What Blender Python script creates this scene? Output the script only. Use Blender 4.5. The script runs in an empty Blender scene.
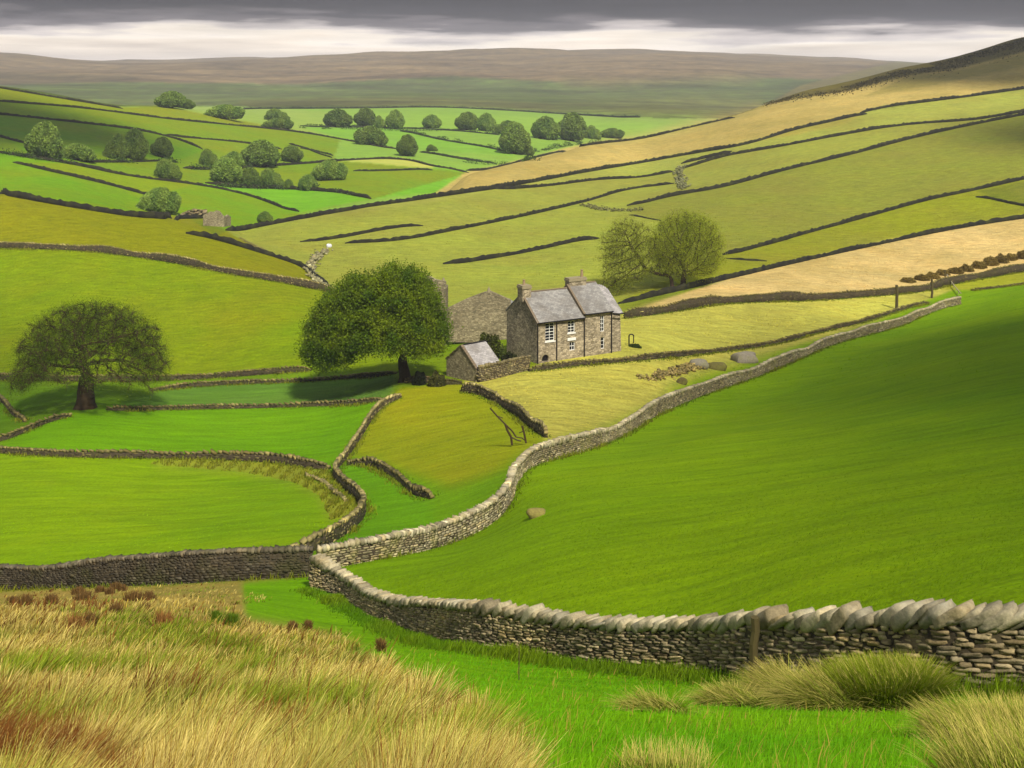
import bpy, math, random
import numpy as np
from mathutils import Vector, Matrix
random.seed(7); RNG = np.random.default_rng(7)
sc = bpy.context.scene
col = sc.collection
EXPO = 1.7; HAZE_ON = True
SHADE_CLOUDS = [(44,38,28,26,1),(82,88,50,62,8),(-92,132,30,26,2),(-250,430,100,80,3),(300,350,120,70,4),(250,560,90,60,7)]  # unseen blockers added overhead to shade chosen fields
F, CX, HY = 1138.0, 512.0, 75.0      # focal length in pixels, principal column, horizon row

# ------------------------------------------------------------------ camera
cd = bpy.data.cameras.new('camera'); cam = bpy.data.objects.new('camera', cd); col.objects.link(cam)
cam.rotation_euler = (math.pi/2, 0, 0); cam.location = (0, 0, 0)
cd.sensor_width = 36; cd.lens = 36*F/1024; cd.shift_y = -(384-HY)/1024
cd.clip_start = 0.1; cd.clip_end = 30000
sc.camera = cam

# ------------------------------------------------------------------ helpers
def lin(c):
    c = np.asarray(c, float)/255.0
    return np.where(c <= .04045, c/12.92, ((c+.055)/1.055)**2.4)

def prop(o, label=None, cat=None, group=None, kind=None):
    if label: o['label'] = label
    if cat: o['category'] = cat
    if group: o['group'] = group
    if kind: o['kind'] = kind
    return o

def mesh_np(name, V, Fc, mat=None, colr=None, smooth=False, parent=None, link=True):
    """one mesh object from numpy arrays; Fc is (n,4) or (n,3) or a list of both"""
    V = np.asarray(V, np.float32)
    if not isinstance(Fc, list): Fc = [Fc]
    Fc = [np.asarray(f, np.int32) for f in Fc if len(f)]
    loops = np.concatenate([f.ravel() for f in Fc])
    tot = np.concatenate([np.full(len(f), f.shape[1], np.int32) for f in Fc])
    st = np.concatenate([[0], np.cumsum(tot)[:-1]]).astype(np.int32)
    me = bpy.data.meshes.new(name)
    me.vertices.add(len(V)); me.vertices.foreach_set('co', V.ravel())
    me.loops.add(len(loops)); me.loops.foreach_set('vertex_index', loops)
    me.polygons.add(len(tot)); me.polygons.foreach_set('loop_start', st); me.polygons.foreach_set('loop_total', tot)
    if smooth: me.polygons.foreach_set('use_smooth', np.ones(len(tot), bool))
    me.update(calc_edges=True)
    if colr is not None:
        a = me.color_attributes.new('Col', 'FLOAT_COLOR', 'POINT')
        c = np.ones((len(V), 4), np.float32); c[:, :3] = colr
        a.data.foreach_set('color', c.ravel())
    if mat: me.materials.append(mat)
    o = bpy.data.objects.new(name, me)
    if link: col.objects.link(o)
    if parent: o.parent = parent
    return o

def empty(name, loc=(0,0,0), rz=0):
    o = bpy.data.objects.new(name, None); col.objects.link(o)
    o.location = loc; o.rotation_euler = (0,0,rz); o.empty_display_size = .3
    return o

# ------------------------------------------------------------------ materials
def nmat(name):
    m = bpy.data.materials.new(name); m.use_nodes = True
    nt = m.node_tree; b = nt.nodes['Principled BSDF']
    b.inputs['Specular IOR Level'].default_value = .2
    return m, nt, b
def node(nt, t, **k):
    n = nt.nodes.new(t)
    for a, v in k.items():
        if a in n.inputs: n.inputs[a].default_value = v
        else: setattr(n, a, v)
    return n
def noise(nt, scale, detail=4, rough=.6, vec=None, vscale=None):
    tc = node(nt, 'ShaderNodeTexCoord'); src = tc.outputs['Object']
    if vscale is not None:
        mp = node(nt, 'ShaderNodeMapping'); mp.inputs['Scale'].default_value = vscale
        nt.links.new(src, mp.inputs['Vector']); src = mp.outputs['Vector']
    n = node(nt, 'ShaderNodeTexNoise'); n.inputs['Scale'].default_value = scale
    n.inputs['Detail'].default_value = detail; n.inputs['Roughness'].default_value = rough
    nt.links.new(src, n.inputs['Vector']); return n
def remap(nt, src, lo, hi, a, b):
    n = node(nt, 'ShaderNodeMapRange'); nt.links.new(src, n.inputs['Value'])
    for k, v in zip(('From Min','From Max','To Min','To Max'), (lo, hi, a, b)): n.inputs[k].default_value = v
    return n.outputs['Result']
def mathn(nt, op, a, b):
    n = node(nt, 'ShaderNodeMath'); n.operation = op
    for i, v in enumerate((a, b)):
        if isinstance(v, (int, float)): n.inputs[i].default_value = v
        else: nt.links.new(v, n.inputs[i])
    return n.outputs[0]
def mixc(nt, fac, a, b, mode='MIX'):
    n = node(nt, 'ShaderNodeMix'); n.data_type = 'RGBA'; n.blend_type = mode
    for i, v in ((0, fac), (6, a), (7, b)):
        if isinstance(v, (int, float)): n.inputs[i].default_value = v
        elif isinstance(v, (tuple, list, np.ndarray)): n.inputs[i].default_value = (*[float(x) for x in v[:3]], 1)
        else: nt.links.new(v, n.inputs[i])
    return n.outputs[2]
def bump(nt, b, h, dist, strength=1):
    n = node(nt, 'ShaderNodeBump'); n.inputs['Distance'].default_value = dist; n.inputs['Strength'].default_value = strength
    nt.links.new(h, n.inputs['Height']); nt.links.new(n.outputs[0], b.inputs['Normal'])
def attr(nt, name='Col'):
    n = node(nt, 'ShaderNodeAttribute'); n.attribute_name = name; return n.outputs['Color']

# ------------------------------------------------------------------ terrain
# survey points: (column, row, distance) of spots on the ground, seen or hidden
CP = [
 # foreground bank
 (512,1100,2),(0,1100,2),(1024,1100,2),(512,858,4),(0,858,4),(1024,850,4),(-300,858,4),(1324,850,4),
 (512,768,7),(100,766,6.8),(1000,764,8),(0,700,11.5),(250,700,12.5),(400,692,15),(600,700,16.5),(800,712,15.5),(1000,716,14.5),
 (100,642,22),(250,642,25),(0,642,21),(400,652,27),(100,603,43),(230,603,45),(0,604,42),(-300,700,11),(-300,620,35),
 (1024,692,18.5),(900,688,20),(800,681,22.5),(700,672,26),(600,664,29),(530,655,32),(440,640,38),(400,628,43),(345,598,51),(314,580,56),
 (240,580,57),(150,585,59),(0,590,65),(-300,600,75),(1324,690,18),
 # big meadow
 (1024,600,24),(1024,500,42),(1024,400,80),(1024,330,140),(1024,293,195),(800,600,30),(600,600,38),(500,590,44),(420,585,50),(370,570,56),
 (700,500,58),(700,560,42),(700,440,90),(850,400,110),(850,500,50),(536,515,62),(1324,500,36),(1324,330,130),(900,350,150),
 # pale upper wall
 (320,568,59),(345,562,60),(390,553,62),(436,546,65),(500,520,69),(518,490,74),(522,474,80),(560,455,89),(600,442,98),(640,425,112),(700,392,134),(780,358,156),(880,326,186),(950,302,205),
 # valley bottom left
 (0,554,74),(0,500,92),(0,450,113),(150,500,91),(150,460,109),(300,500,86),(340,500,85),(280,552,66),(325,466,104),(0,405,135),(85,405,131),(200,405,135),(200,381,151),
 (0,378,152),(330,440,116),(400,384,133),(360,375,146),(455,383,132),(540,441,96),(430,430,111),(430,490,84),(350,520,77),(-300,450,115),(-300,378,155),
 # house shelf
 (502,356,144),(537,364,138),(587,352,143),(624,342,149),(530,372,133),(590,362,139),(660,357,144),(700,345,160),(480,372,137),
 # left slope
 (0,300,190),(0,250,214),(150,300,188),(150,262,208),(280,300,185),(320,290,198),(340,290,205),(0,195,240),(80,206,240),(160,216,240),(240,240,234),(310,276,218),(-300,300,190),(-300,200,240),
 (300,340,164),
 (0,197,262),(160,224,268),(250,244,255),(0,186,300),(160,212,310),(0,150,362),(60,165,350),(0,120,440),(0,86,555),(60,95,575),(120,105,600),(170,106,630),(240,116,690),(-300,80,520),
 (0,120,760),(120,124,800),(200,118,860),
 # valley floor
 (128,158,400),(200,206,330),(240,216,320),(300,200,385),(260,190,400),(230,170,430),(330,182,420),(380,190,400),(300,150,520),(340,127,680),(250,112,860),(450,112,900),(340,112,880),(430,150,560),(450,172,480),(600,135,740),(600,121,900),(515,153,560),(570,143,640),
 # moor
 (240,106,1100),(512,106,1150),(740,108,1250),(900,100,1300),(0,104,1100),(0,80,1800),(300,82,1900),(512,79,1900),(800,82,1950),(0,57,2600),(120,63,2900),(300,56,2850),(512,51,2800),(700,53,2900),(880,60,2900),(1024,68,2900),(-400,55,2600),(1424,70,2900),
 (0,64,4500),(512,62,4500),(1024,72,4500),(120,68,4500),(-400,64,4500),(1424,72,4500),
 # right hill
 (650,308,188),(622,318,183),(683,288,205),(700,312,184),(800,303,198),(900,296,212),(1024,274,232),(760,330,176),
 (850,250,250),(1024,216,275),(720,280,214),(1024,176,310),(850,205,300),(730,252,245),(600,262,232),(500,272,226),(400,262,232),(330,264,232),(262,238,258),
 (228,232,264),(300,218,285),(370,204,305),(430,196,325),(500,186,350),(560,175,385),(640,161,425),(466,175,372),(499,167,392),(532,159,412),(590,144,448),(640,137,465),(690,125,490),(740,113,515),(800,92,540),(900,68,570),(960,56,585),(1024,37,600),
 (1024,110,420),(1024,62,530),(850,105,460),(850,150,365),(700,150,420),(700,200,320),(500,205,310),(560,232,268),(1400,150,330),(1400,0,600),(1400,250,240),
 # behind the right hill's skyline
 (300,222,320),(430,207,375),(466,190,450),(500,182,470),(566,165,520),(640,158,560),(690,142,590),(740,136,660),(800,126,720),(900,112,780),(1024,100,900),(1400,90,900),(640,116,900),(740,114,1000),
]
CP = np.array(CP, float)
def feat(px, Y): return np.stack([(px-CX)/190.0, np.log(Y)*2.2], -1)
def tps(r2): return np.where(r2 > 0, .5*r2*np.log(np.maximum(r2, 1e-12)), 0)
_P = feat(CP[:,0], CP[:,2]); _n = len(_P)
_K = tps(((_P[:,None]-_P[None])**2).sum(-1)) + np.eye(_n)*0.004
_A = np.zeros((_n+3, _n+3)); _A[:_n,:_n] = _K; _A[:_n,_n] = 1; _A[:_n,_n+1:] = _P; _A[_n:,:_n] = _A[:_n,_n:].T
_w = np.linalg.solve(_A, np.concatenate([CP[:,1]-HY, [0,0,0]]))
def s_of(u, Y):
    """slope row of the ground at bearing u = X/Y and distance Y"""
    px = np.clip(CX+F*u, -420, 1444); p = feat(px.ravel(), Y.ravel()); out = np.empty(len(p))
    for i in range(0, len(p), 60000):
        q = p[i:i+60000]
        out[i:i+60000] = tps(((q[:,None]-_P[None])**2).sum(-1)) @ _w[:_n] + _w[_n] + q @ _w[_n+1:]
    return out.reshape(u.shape)/F
# coarse table for quick look-ups
NU, NV = 620, 900
TU = np.linspace(-.82, .82, NU); TV = np.linspace(math.log(1.6), math.log(6000), NV)
S = s_of(*[g for g in np.meshgrid(TU, np.exp(TV), indexing='ij')])
def vnoise(x, y, s, seed):
    """smooth value noise, vectorised"""
    x = x/s; y = y/s; xi = np.floor(x).astype(int); yi = np.floor(y).astype(int); fx = x-xi; fy = y-yi
    fx = fx*fx*(3-2*fx); fy = fy*fy*(3-2*fy)
    def h(a, b):
        n = (a*374761393 + b*668265263 + seed*1442695) & 0x7fffffff
        n = ((n ^ (n >> 13))*1274126177) & 0x7fffffff
        return ((n ^ (n >> 16)) & 0xffff)/65535.0
    return (h(xi,yi)*(1-fx)+h(xi+1,yi)*fx)*(1-fy)+(h(xi,yi+1)*(1-fx)+h(xi+1,yi+1)*fx)*fy
def relief(X, Y):
    r = (vnoise(X,Y,1.7,1)-.5)*.05 + (vnoise(X,Y,6,2)-.5)*.12 + (vnoise(X,Y,23,3)-.5)*.3
    r = r*np.clip(Y/60, .25, 1)
    r = r + (vnoise(X,Y,120,4)-.5)*8*np.clip((Y-1000)/800, 0, 1) + (vnoise(X,Y,330,5)-.5)*20*np.clip((Y-1200)/900, 0, 1)
    return r
U2, V2 = np.meshgrid(TU, TV, indexing='ij'); Y2 = np.exp(V2); X2 = U2*Y2
Z2 = -S*Y2 + relief(X2, Y2)
ROW = -Z2/Y2*F                        # rows below the horizon of every table vertex
def gz(X, Y):
    """ground height at world X, Y (bilinear in the table, same surface as the mesh)"""
    X = np.asarray(X, float); Y = np.maximum(np.asarray(Y, float), 1.7)
    fu = np.clip((X/Y-TU[0])/(TU[1]-TU[0]), 0, NU-1.001); fv = np.clip((np.log(Y)-TV[0])/(TV[1]-TV[0]), 0, NV-1.001)
    i = fu.astype(int); j = fv.astype(int); a = fu-i; b = fv-j
    return (Z2[i,j]*(1-a)+Z2[i+1,j]*a)*(1-b)+(Z2[i,j+1]*(1-a)+Z2[i+1,j+1]*a)*b
def hit(px, py, ymin=0):
    """first ground point seen at picture column px, row py -> X, Y"""
    px = np.atleast_1d(np.asarray(px, float)); py = np.atleast_1d(np.asarray(py, float))-HY
    fu = np.clip(((px-CX)/F-TU[0])/(TU[1]-TU[0]), 0, NU-1.001); i = fu.astype(int); a = (fu-i)[:,None]
    R = ROW[i]*(1-a)+ROW[i+1]*a
    ok = (R <= py[:,None]) & (TV[None] >= math.log(max(ymin, 1.61)))
    j = np.where(ok.any(1), ok.argmax(1), NV-1); j = np.maximum(j, 1)
    k = np.arange(len(px)); r0 = R[k,j-1]; r1 = R[k,j]
    t = np.clip((r0-py)/np.where(abs(r0-r1) < 1e-9, 1, r0-r1), 0, 1)
    Y = np.exp(TV[j-1]+t*(TV[1]-TV[0]))
    return (px-CX)/F*Y, Y

# ------------------------------------------------------------------ field walls as traced on the photograph (column, row)
W = {
 # left slope
 'L1': [(-40,243),(0,244.5),(83,246.5),(166,257.5),(232,271),(282,279),(338,291)],
 'L2': [(-40,184),(0,191),(66,203),(143,215),(186,216.5),(203,214)],
 'L2b': [(186,230),(216,236),(259,249),(299,261),(314,273),(328,286)],
 'L3': [(13,157),(22,163),(66,173),(116,184.5),(156,196)],
 'L4': [(-30,147),(0,151),(30,156),(76,163),(126,174.5),(199,183),(249,193),(299,213)],
 'L5': [(-30,128),(0,135),(30,144)],
 'L6': [(-30,111),(0,113),(66,120),(143,129),(186,140),(202.5,151)],
 'L6b': [(166,135),(232,140),(272,146),(282,150)],
 'L7': [(-30,97),(0,100.5),(83,106.5),(166,118),(252,126),(299,131),(340,138),(396,149)],
 'L8': [(-30,82),(0,87),(56,96.5),(123,107.5)],
 'L9': [(76,161),(130,161),(178,159)],
 'L10': [(183,169),(232,167),(300,163),(350,158.6),(403,157),(433,165.6),(469,170.6)],
 'L11': [(289,141),(315,151),(332,160)],
 'L12': [(205,182),(240,186),(290,187),(318,189),(346,191),(371,199)],
 # valley floor
 'V5': [(400,128),(433,138),(499,148),(516,156)],
 'V6': [(300,126),(400,127),(473,131),(499,135)],
 'V7': [(419.5,149.6),(449,156),(496,163)],
 'V8': [(353,170.5),(395,169.5),(433,168)],
 'V9': [(300,146),(320,151),(333,158)],
 'V10': [(240,108),(366,107.5),(433,106),(499,109),(566,113.5),(640,117.5)],
 # right hillside
 'R0': [(226,231),(282,219.5),(340,209.5),(366,204.5),(410,198.5),(459,191.5),(499,186),(549,177),(580,171),(650,159.5),(697,151),(744,143.5),(764,137.5),(797,127),(840,118),(867,111)],
 'R1': [(860,113),(883,105.5),(930,100),(989,92.5),(1060,82)],
 'R0c': [(466,173),(499,165.5),(532,157.5),(566,149),(599,142),(640,138.5),(684,127.5),(735,116)],
 'R2': [(493,188.5),(549,184.5),(599,177.5),(640,176.5),(674,170)],
 'R2c': [(681,162),(709,156),(732,150)],
 'R2b': [(681,168),(721,155),(750,150),(780,145),(827,136),(900,123),(970,119),(996,115),(1060,104)],
 'R3': [(627,205),(674,193),(724,185.5),(784,168),(850,153),(916,135),(996,118),(1060,107)],
 'R4': [(345,241),(400,238.6),(449,229),(516,216),(582,201),(599,196),(622,189),(653,184),(674,183)],
 'R4b': [(300,241),(343,236),(383,227.6),(423,222.7)],
 'R5': [(443,263),(483,257.5),(532,249),(566,241),(599,235)],
 'R6': [(629,211),(645,217),(662,223)],
 'R7': [(723,255),(744,248),(780,239),(800,232.6),(863,216),(926,198),(976,188),(1060,169)],
 'R7b': [(976,191),(996,199.5),(1050,209)],
 'R7c': [(724,256),(744,259.5),(767,260)],
 'R8': [(618,302),(645,295),(684,286.5),(727,276),(800,259),(883,241),(966,224),(1060,211)],
 'R9': [(624,314),(675,307),(726,298),(800,297),(874,292),(925,288),(956,279),(1060,262)],
 'R10': [(529,371),(560.6,364.5),(610,360.5),(683,353.5),(772,344),(819,330),(866,320),(929,299)],
 'R11': [(972,290),(1000,286),(1060,279)],
 'RX': [(327,246),(315,258),(308,268),(314,277),(325,287)],
 # fields round the farm
 'D1': [(-40,377),(0,377),(76,378.6),(156,378.6),(232,374),(310,368)],
 'D2': [(151,393),(173,386),(232,382),(299,380),(340,377),(396,373.5)],
 'D3': [(106,409),(183,407),(266,405.5),(340,403),(382,400)],
 'D4': [(-40,447),(0,449),(83,454),(166,454),(232,456),(282,459),(328,468)],
 'D5': [(-4,384),(10,409.5),(25,427)],
 'D6': [(-10,444),(27,428),(50,419),(70,410)],
 'E1': [(401,388),(394,394),(374,410),(360,433),(346,454),(331,469),(348,485),(363,498),(364,511),(342,529.5),(314,543),(289,551)],
 'E3': [(348,457),(378,463),(402.5,478.5),(416.6,492.6),(432,501)],
 'E4': [(462,382),(487,392),(515,408),(536,426),(546,439)],
 'E2': [(306,468),(332,487.5),(347,509)],
 'M1': [(317,560),(345,553),(390,545),(436,537),(470,525),(497,509),(511,491),(513,474),(527,458),(560,449),(592,441),(624,428),(655,408),(702,389),(753,373),(796,355.5),(835,338),(897,324),(929,309),(960,298)],
}

# ------------------------------------------------------------------ what grows on each field, painted in plan
GW, GH = 1424, 800            # tracing sheet, offset 200 columns to either side
sheet = np.zeros((GH, GW, 3), np.float32); kindm = np.zeros((GH, GW), np.int8)
GXs, GYs = np.meshgrid(np.arange(GW)-200+.5, np.arange(GH)+.5)
def inside(poly):
    m = np.zeros((GH, GW), bool); n = len(poly)
    for i in range(n):
        x1, y1 = poly[i]; x2, y2 = poly[(i+1) % n]
        if y1 == y2: continue
        c = (y1 > GYs) != (y2 > GYs)
        m ^= c & (GXs < (x2-x1)*(GYs-y1)/(y2-y1)+x1)
    return m
def fld(rgb, *parts, kind=None):
    poly = []
    for p in parts:
        poly += W[p] if isinstance(p, str) and not p.startswith('-') else (W[p[1:]][::-1] if isinstance(p, str) else p)
    m = inside(poly)
    sheet[m] = lin(rgb)
    if kind is not None: kindm[m] = kind
A = lambda *a: list(a)
# kinds: 0 moor, 1 valley pasture, 2 hillside pasture, 3 left slope, 4 meadow, 5 rough bank
sheet[:] = lin((164,138,108)); sheet[400:] = lin((110,158,8)); kindm[400:] = 4; sheet[290:400] = lin((124,158,10)); kindm[290:400] = 3
fld((116,136,70), A((-200,84),(120,82),(300,84),(450,76),(600,84),(760,78),(1300,86),(1300,140),(-200,140)))
fld((140,122,92), A((-200,70),(0,72),(150,76),(120,82),(-200,90)))
fld((134,140,76), A((240,100),(420,97),(560,104),(700,96),(760,100),(760,124),(240,110)))
fld((132,172,60), A((230,107),(366,107),(433,105.5),(499,108.5),(566,113),(660,118),(720,118),(740,150),(500,200),(300,232),(200,240),(120,200),(100,140)), kind=1)
fld((148,176,72), A((100,106),(240,106),(330,112),(340,138),(120,110)), kind=1)
fld((124,176,50), A((300,127),(400,128),(433,138),(499,148),(516,156),(420,150),(340,138)), kind=1)
fld((140,180,62), A((340,112),(660,120),(650,134),(500,135),(400,127),(340,126)), kind=1)
fld((112,176,28), A((205,182),(183,169),(300,163),(350,159),(340,170),(353,171),(433,168),(469,171),(500,167),(440,192),(371,199),(290,187)), kind=1)
fld((186,192,84), A((300,164),(350,159.5),(403,158),(433,165.6),(433,168),(353,170.5),(332,164)), kind=1)
# left hill above the valley
fld((130,166,26), A((-200,82),(0,87),(56,96.5),(123,107.5),(160,105),(205,114),(240,121),(340,138),(332,160),(470,172),(371,199),(299,214),(330,216),(226,232),(140,215),(-200,170)), kind=3)
fld((148,166,26), 'L8', A((160,105),(205,114),(300,131)), '-L7', kind=3)
fld((132,166,22), 'L7', A((340,138),(289,141),(282,150)), '-L6b', '-L6', kind=3)
fld((118,168,22), 'L6', A((178,160)), '-L9', A((30,156),(0,135)), '-L5', kind=3)
fld((124,178,16), A((-200,150),(0,151),(30,156),(76,163),(126,174.5),(199,183),(249,193),(299,213),(226,231),(143,215),(66,203),(0,191),(-200,180)), kind=3)
fld((146,174,16), A((22,163),(66,173),(116,184.5),(156,196),(199,183),(126,174.5),(76,163)), kind=3)
fld((110,172,22), A((199,183),(249,193),(299,213),(371,199),(318,189),(240,186)), kind=1)
# left slope
fld((146,152,4), A((-200,176)), 'L2', A((226,231),(259,249),(299,261),(328,288),(338,291)), '-L1', A((-200,243)), kind=3)
fld((134,164,0), A((-200,243)), 'L1', A((360,294),(410,296),(450,312),(462,340),(450,384),(400,384)), '-D1', A((-200,377)), kind=3)
fld((112,140,20), A((186,216),(203,214),(226,231),(216,236)), kind=3)
# right hill
fld((166,174,62), A((226,231),(282,219.5),(340,209.5),(410,198.5),(499,186),(549,177),(650,159.5),(744,143.5),(797,127),(867,111),(930,100),(1060,82),(1300,60),(1300,300),(1060,262),(925,288),(800,297),(624,314),(624,370),(440,350),(338,291),(314,273)), kind=2)
fld((206,180,100), A((430,197),(466,172),(499,165),(532,157),(566,148),(599,141),(640,137),(684,126),(735,115),(765,104),(800,94),(850,86),(900,72),(1000,40),(1300,0),(1300,70),(1060,82),(989,92.5),(930,100),(883,105.5),(840,118),(797,127),(764,137.5),(744,143.5),(697,151),(580,171),(499,186)), kind=2)
fld((104,94,42), A((765,105),(800,97),(850,90),(905,76),(960,68),(1024,52),(1300,20),(1300,-20),(1024,28),(900,60),(800,85)), kind=2)
fld((176,158,82), A((905,78),(960,70),(1024,54),(1300,24),(1300,44),(1024,66),(940,84),(860,98)), kind=2)
fld((174,178,74), '-R2b', 'R0', A((1060,82),(1060,104)), kind=2)
fld((184,174,72), A((744,143.5),(764,137.5),(797,127),(867,111),(850,122),(800,134)), kind=2)
fld((164,168,64), 'R2', A((681,168)), 'R2b', '-R3', '-R4', kind=2)
fld((146,152,50), 'R3', A((1300,80),(1300,150),(1060,169)), '-R7', A((690,240),(662,223),(629,211)), kind=2)
fld((158,166,44), 'R7c', '-R8', kind=2)
fld((152,160,20), 'R7', A((1300,150),(1300,190),(1060,211)), '-R8', kind=2)
fld((118,134,16), 'R7b', A((1060,190),(1060,175)), kind=2)
fld((238,204,132), 'R8', A((1300,190),(1300,240),(1060,262)), '-R9', kind=2)
fld((132,152,24), A((618,302),(645,295),(684,287),(740,275),(700,288),(650,304),(624,314)), kind=2)
fld((220,214,92), A((600,330),(624,314)), 'R9', A((1060,270),(972,290),(929,299)), '-R10', A((529,371),(560,350)), kind=2)
fld((222,212,92), 'R10', A((964,297)), '-M1', A((546,439)), '-E4', A((470,376)), kind=2)
fld((126,170,0), A((548,440),(600,430),(660,402),(668,388),(700,374),(760,356),(800,344),(850,330),(900,310),(929,299),(960,287),(1060,279),(1060,300),(964,300)), '-M1', kind=4)
fld((176,180,40), A((972,290),(940,290),(956,282),(1060,266),(1060,279)), kind=2)
# farm yard and below
fld((124,160,8), A((420,300),(450,306),(490,322),(520,322),(520,352),(502,362),(470,378),(440,384),(400,384)), kind=3)
fld((92,128,12), A((-200,377)), 'D1', '-D2', 'D3', '-D6', A((-200,450)), kind=4)
fld((112,148,16), 'D1', A((396,372)), '-D2', kind=4)
fld((96,140,46), 'D2', A((392,396)), '-D3', kind=4)
fld((106,166,0), A((0,446),(27,430),(66,414),(106,409)), 'D3', A((374,410),(360,433),(331,469)), '-D4', kind=4)
fld((132,174,0), A((-200,447)), 'D4', A((348,485),(363,498),(364,511),(342,529.5),(314,543),(289,551)), A((312,560),(240,568),(0,575),(-200,580)), kind=4)
fld((156,164,46), A((166,457),(232,458),(290,462),(330,471),(348,487),(362,503),(350,517),(330,520),(318,495),(292,482),(240,472),(150,465)), kind=5)
fld((104,166,8), A((348,457),(378,463),(402,478),(417,493),(432,502),(445,512),(436,537),(345,553),(317,560),(342,529.5),(364,511),(363,498),(331,469)), kind=4)
fld((152,162,18), A((401,388),(459,382),(487,392),(515,408),(536,426),(546,439),(527,458),(512,474),(470,490),(432,501),(402,478),(378,463),(348,457),(374,410)), kind=4)
fld((112,164,8), A((378,463),(450,486),(500,470),(540,441),(527,458),(513,474),(511,491),(497,509),(470,525),(436,537),(432,501),(417,492),(402,478)), kind=4)
# big meadow
fld((130,176,0), 'M1', A((1300,290),(1300,760),(1024,692),(800,681),(700,672),(600,664),(530,655),(440,640),(400,628),(345,598),(314,575)), kind=4)
# foreground
fld((172,152,76), A((-200,592),(0,590),(150,585),(240,580),(314,576),(345,598),(400,628),(440,640),(530,655),(600,664),(700,672),(800,681),(900,688),(1024,692),(1300,700),(1300,1000),(-200,1000)), kind=5)
fld((118,182,0), A((242,583),(314,576),(345,598),(400,628),(440,640),(530,655),(600,664),(700,672),(800,681),(900,688),(1024,692),(1300,700),(1300,1000),(600,1000),(560,770),(520,715),(470,694),(410,690),(385,662),(330,634),(246,618)), kind=4)
def rows(a):
    out = a.copy()
    out[1:-1] = (a[:-2]+2*a[1:-1]+a[2:])/4; b = out.copy()
    out[:,1:-1] = (b[:,:-2]+2*b[:,1:-1]+b[:,2:])/4
    return out
sheet = rows(sheet)
def soften(a, k):
    ker = np.hanning(k+2)[1:-1]; ker /= ker.sum(); h = k//2
    for ax in (0, 1):
        pad = [(0,0)]*3; pad[ax] = (h,h); b = np.pad(a, pad, mode='edge'); a = sum(w_*(b[i:i+a.shape[0]] if ax == 0 else b[:, i:i+a.shape[1]]) for i, w_ in enumerate(ker))
    return a
_soft = soften(sheet, 9); _soft2 = soften(sheet, 25)
_m = np.zeros((GH,GW,1), np.float32); _m[300:] = 1; _m = soften(_m, 25); sheet = sheet*(1-_m)+_soft*_m
_m = np.zeros((GH,GW,1), np.float32)                    # unwalled edges blend over a wider strip
for (x0,x1,y0,y1) in ((560,980,352,440),(345,520,440,520),(150,330,464,545),(560,760,55,140)): _m[y0:y1, x0+200:x1+200] = 1
for (x0,x1,y0,y1) in ((240,560,612,768),): _m[y0:y1, x0+200:x1+200] = 1
_m = soften(_m, 25); sheet = sheet*(1-_m)+_soft2*_m

# ------------------------------------------------------------------ ground mesh
MU, MV = 860, 1300
mu = np.linspace(-.80, .80, MU); mv = np.concatenate([np.linspace(math.log(1.7), math.log(40), 330)[:-1], np.linspace(math.log(40), math.log(700), 760)[:-1], np.linspace(math.log(700), math.log(5900), 212)])
MV = len(mv)
gu, gv = np.meshgrid(mu, mv, indexing='ij'); gY = np.exp(gv); gX = gu*gY; gZ = gz(gX, gY)
prow = HY - gZ/gY*F
prow = prow.astype(np.float32)
vis = np.zeros(prow.shape, bool); run = np.minimum.accumulate(prow, 1); vis = prow <= run+.02
# ground hidden behind a crest takes the field of the nearer end for its first half, of the farther end for the rest
idx = np.arange(MV)[None].repeat(MU, 0)
near = np.maximum.accumulate(np.where(vis, idx, 0), 1)
far = np.minimum.accumulate(np.where(vis, idx, MV-1)[:, ::-1], 1)[:, ::-1]
use = np.where(vis, idx, np.where(idx-near <= (far-near)*.6, near, far))
pr = np.take_along_axis(prow, use, 1)
ci = np.clip((CX+F*gu+200-.5), 0, GW-1.01); ri = np.clip(pr-.5, 0, GH-1.01)
c0 = ci.astype(int); r0 = ri.astype(int); ca = (ci-c0)[...,None]; ra = (ri-r0)[...,None]
gcol = (sheet[r0,c0]*(1-ca)+sheet[r0,c0+1]*ca)*(1-ra)+(sheet[r0+1,c0]*(1-ca)+sheet[r0+1,c0+1]*ca)*ra
gk = kindm[r0,c0]
KALB = 0.62
gcol = gcol*KALB*np.array([[.62,.62,.46],[1.05,.98,1],[.92,.94,.92],[.84,.82,.80],[1.06,.90,1],[1,.95,.95]])[gk]
def at_sheet(X, Y, Z):
    """field colour under a spot in view"""
    c = np.clip((X/Y*F+CX+200).astype(int), 0, GW-1); r = np.clip((HY-Z/Y*F).astype(int), 0, GH-1); return sheet[r,c]

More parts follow.
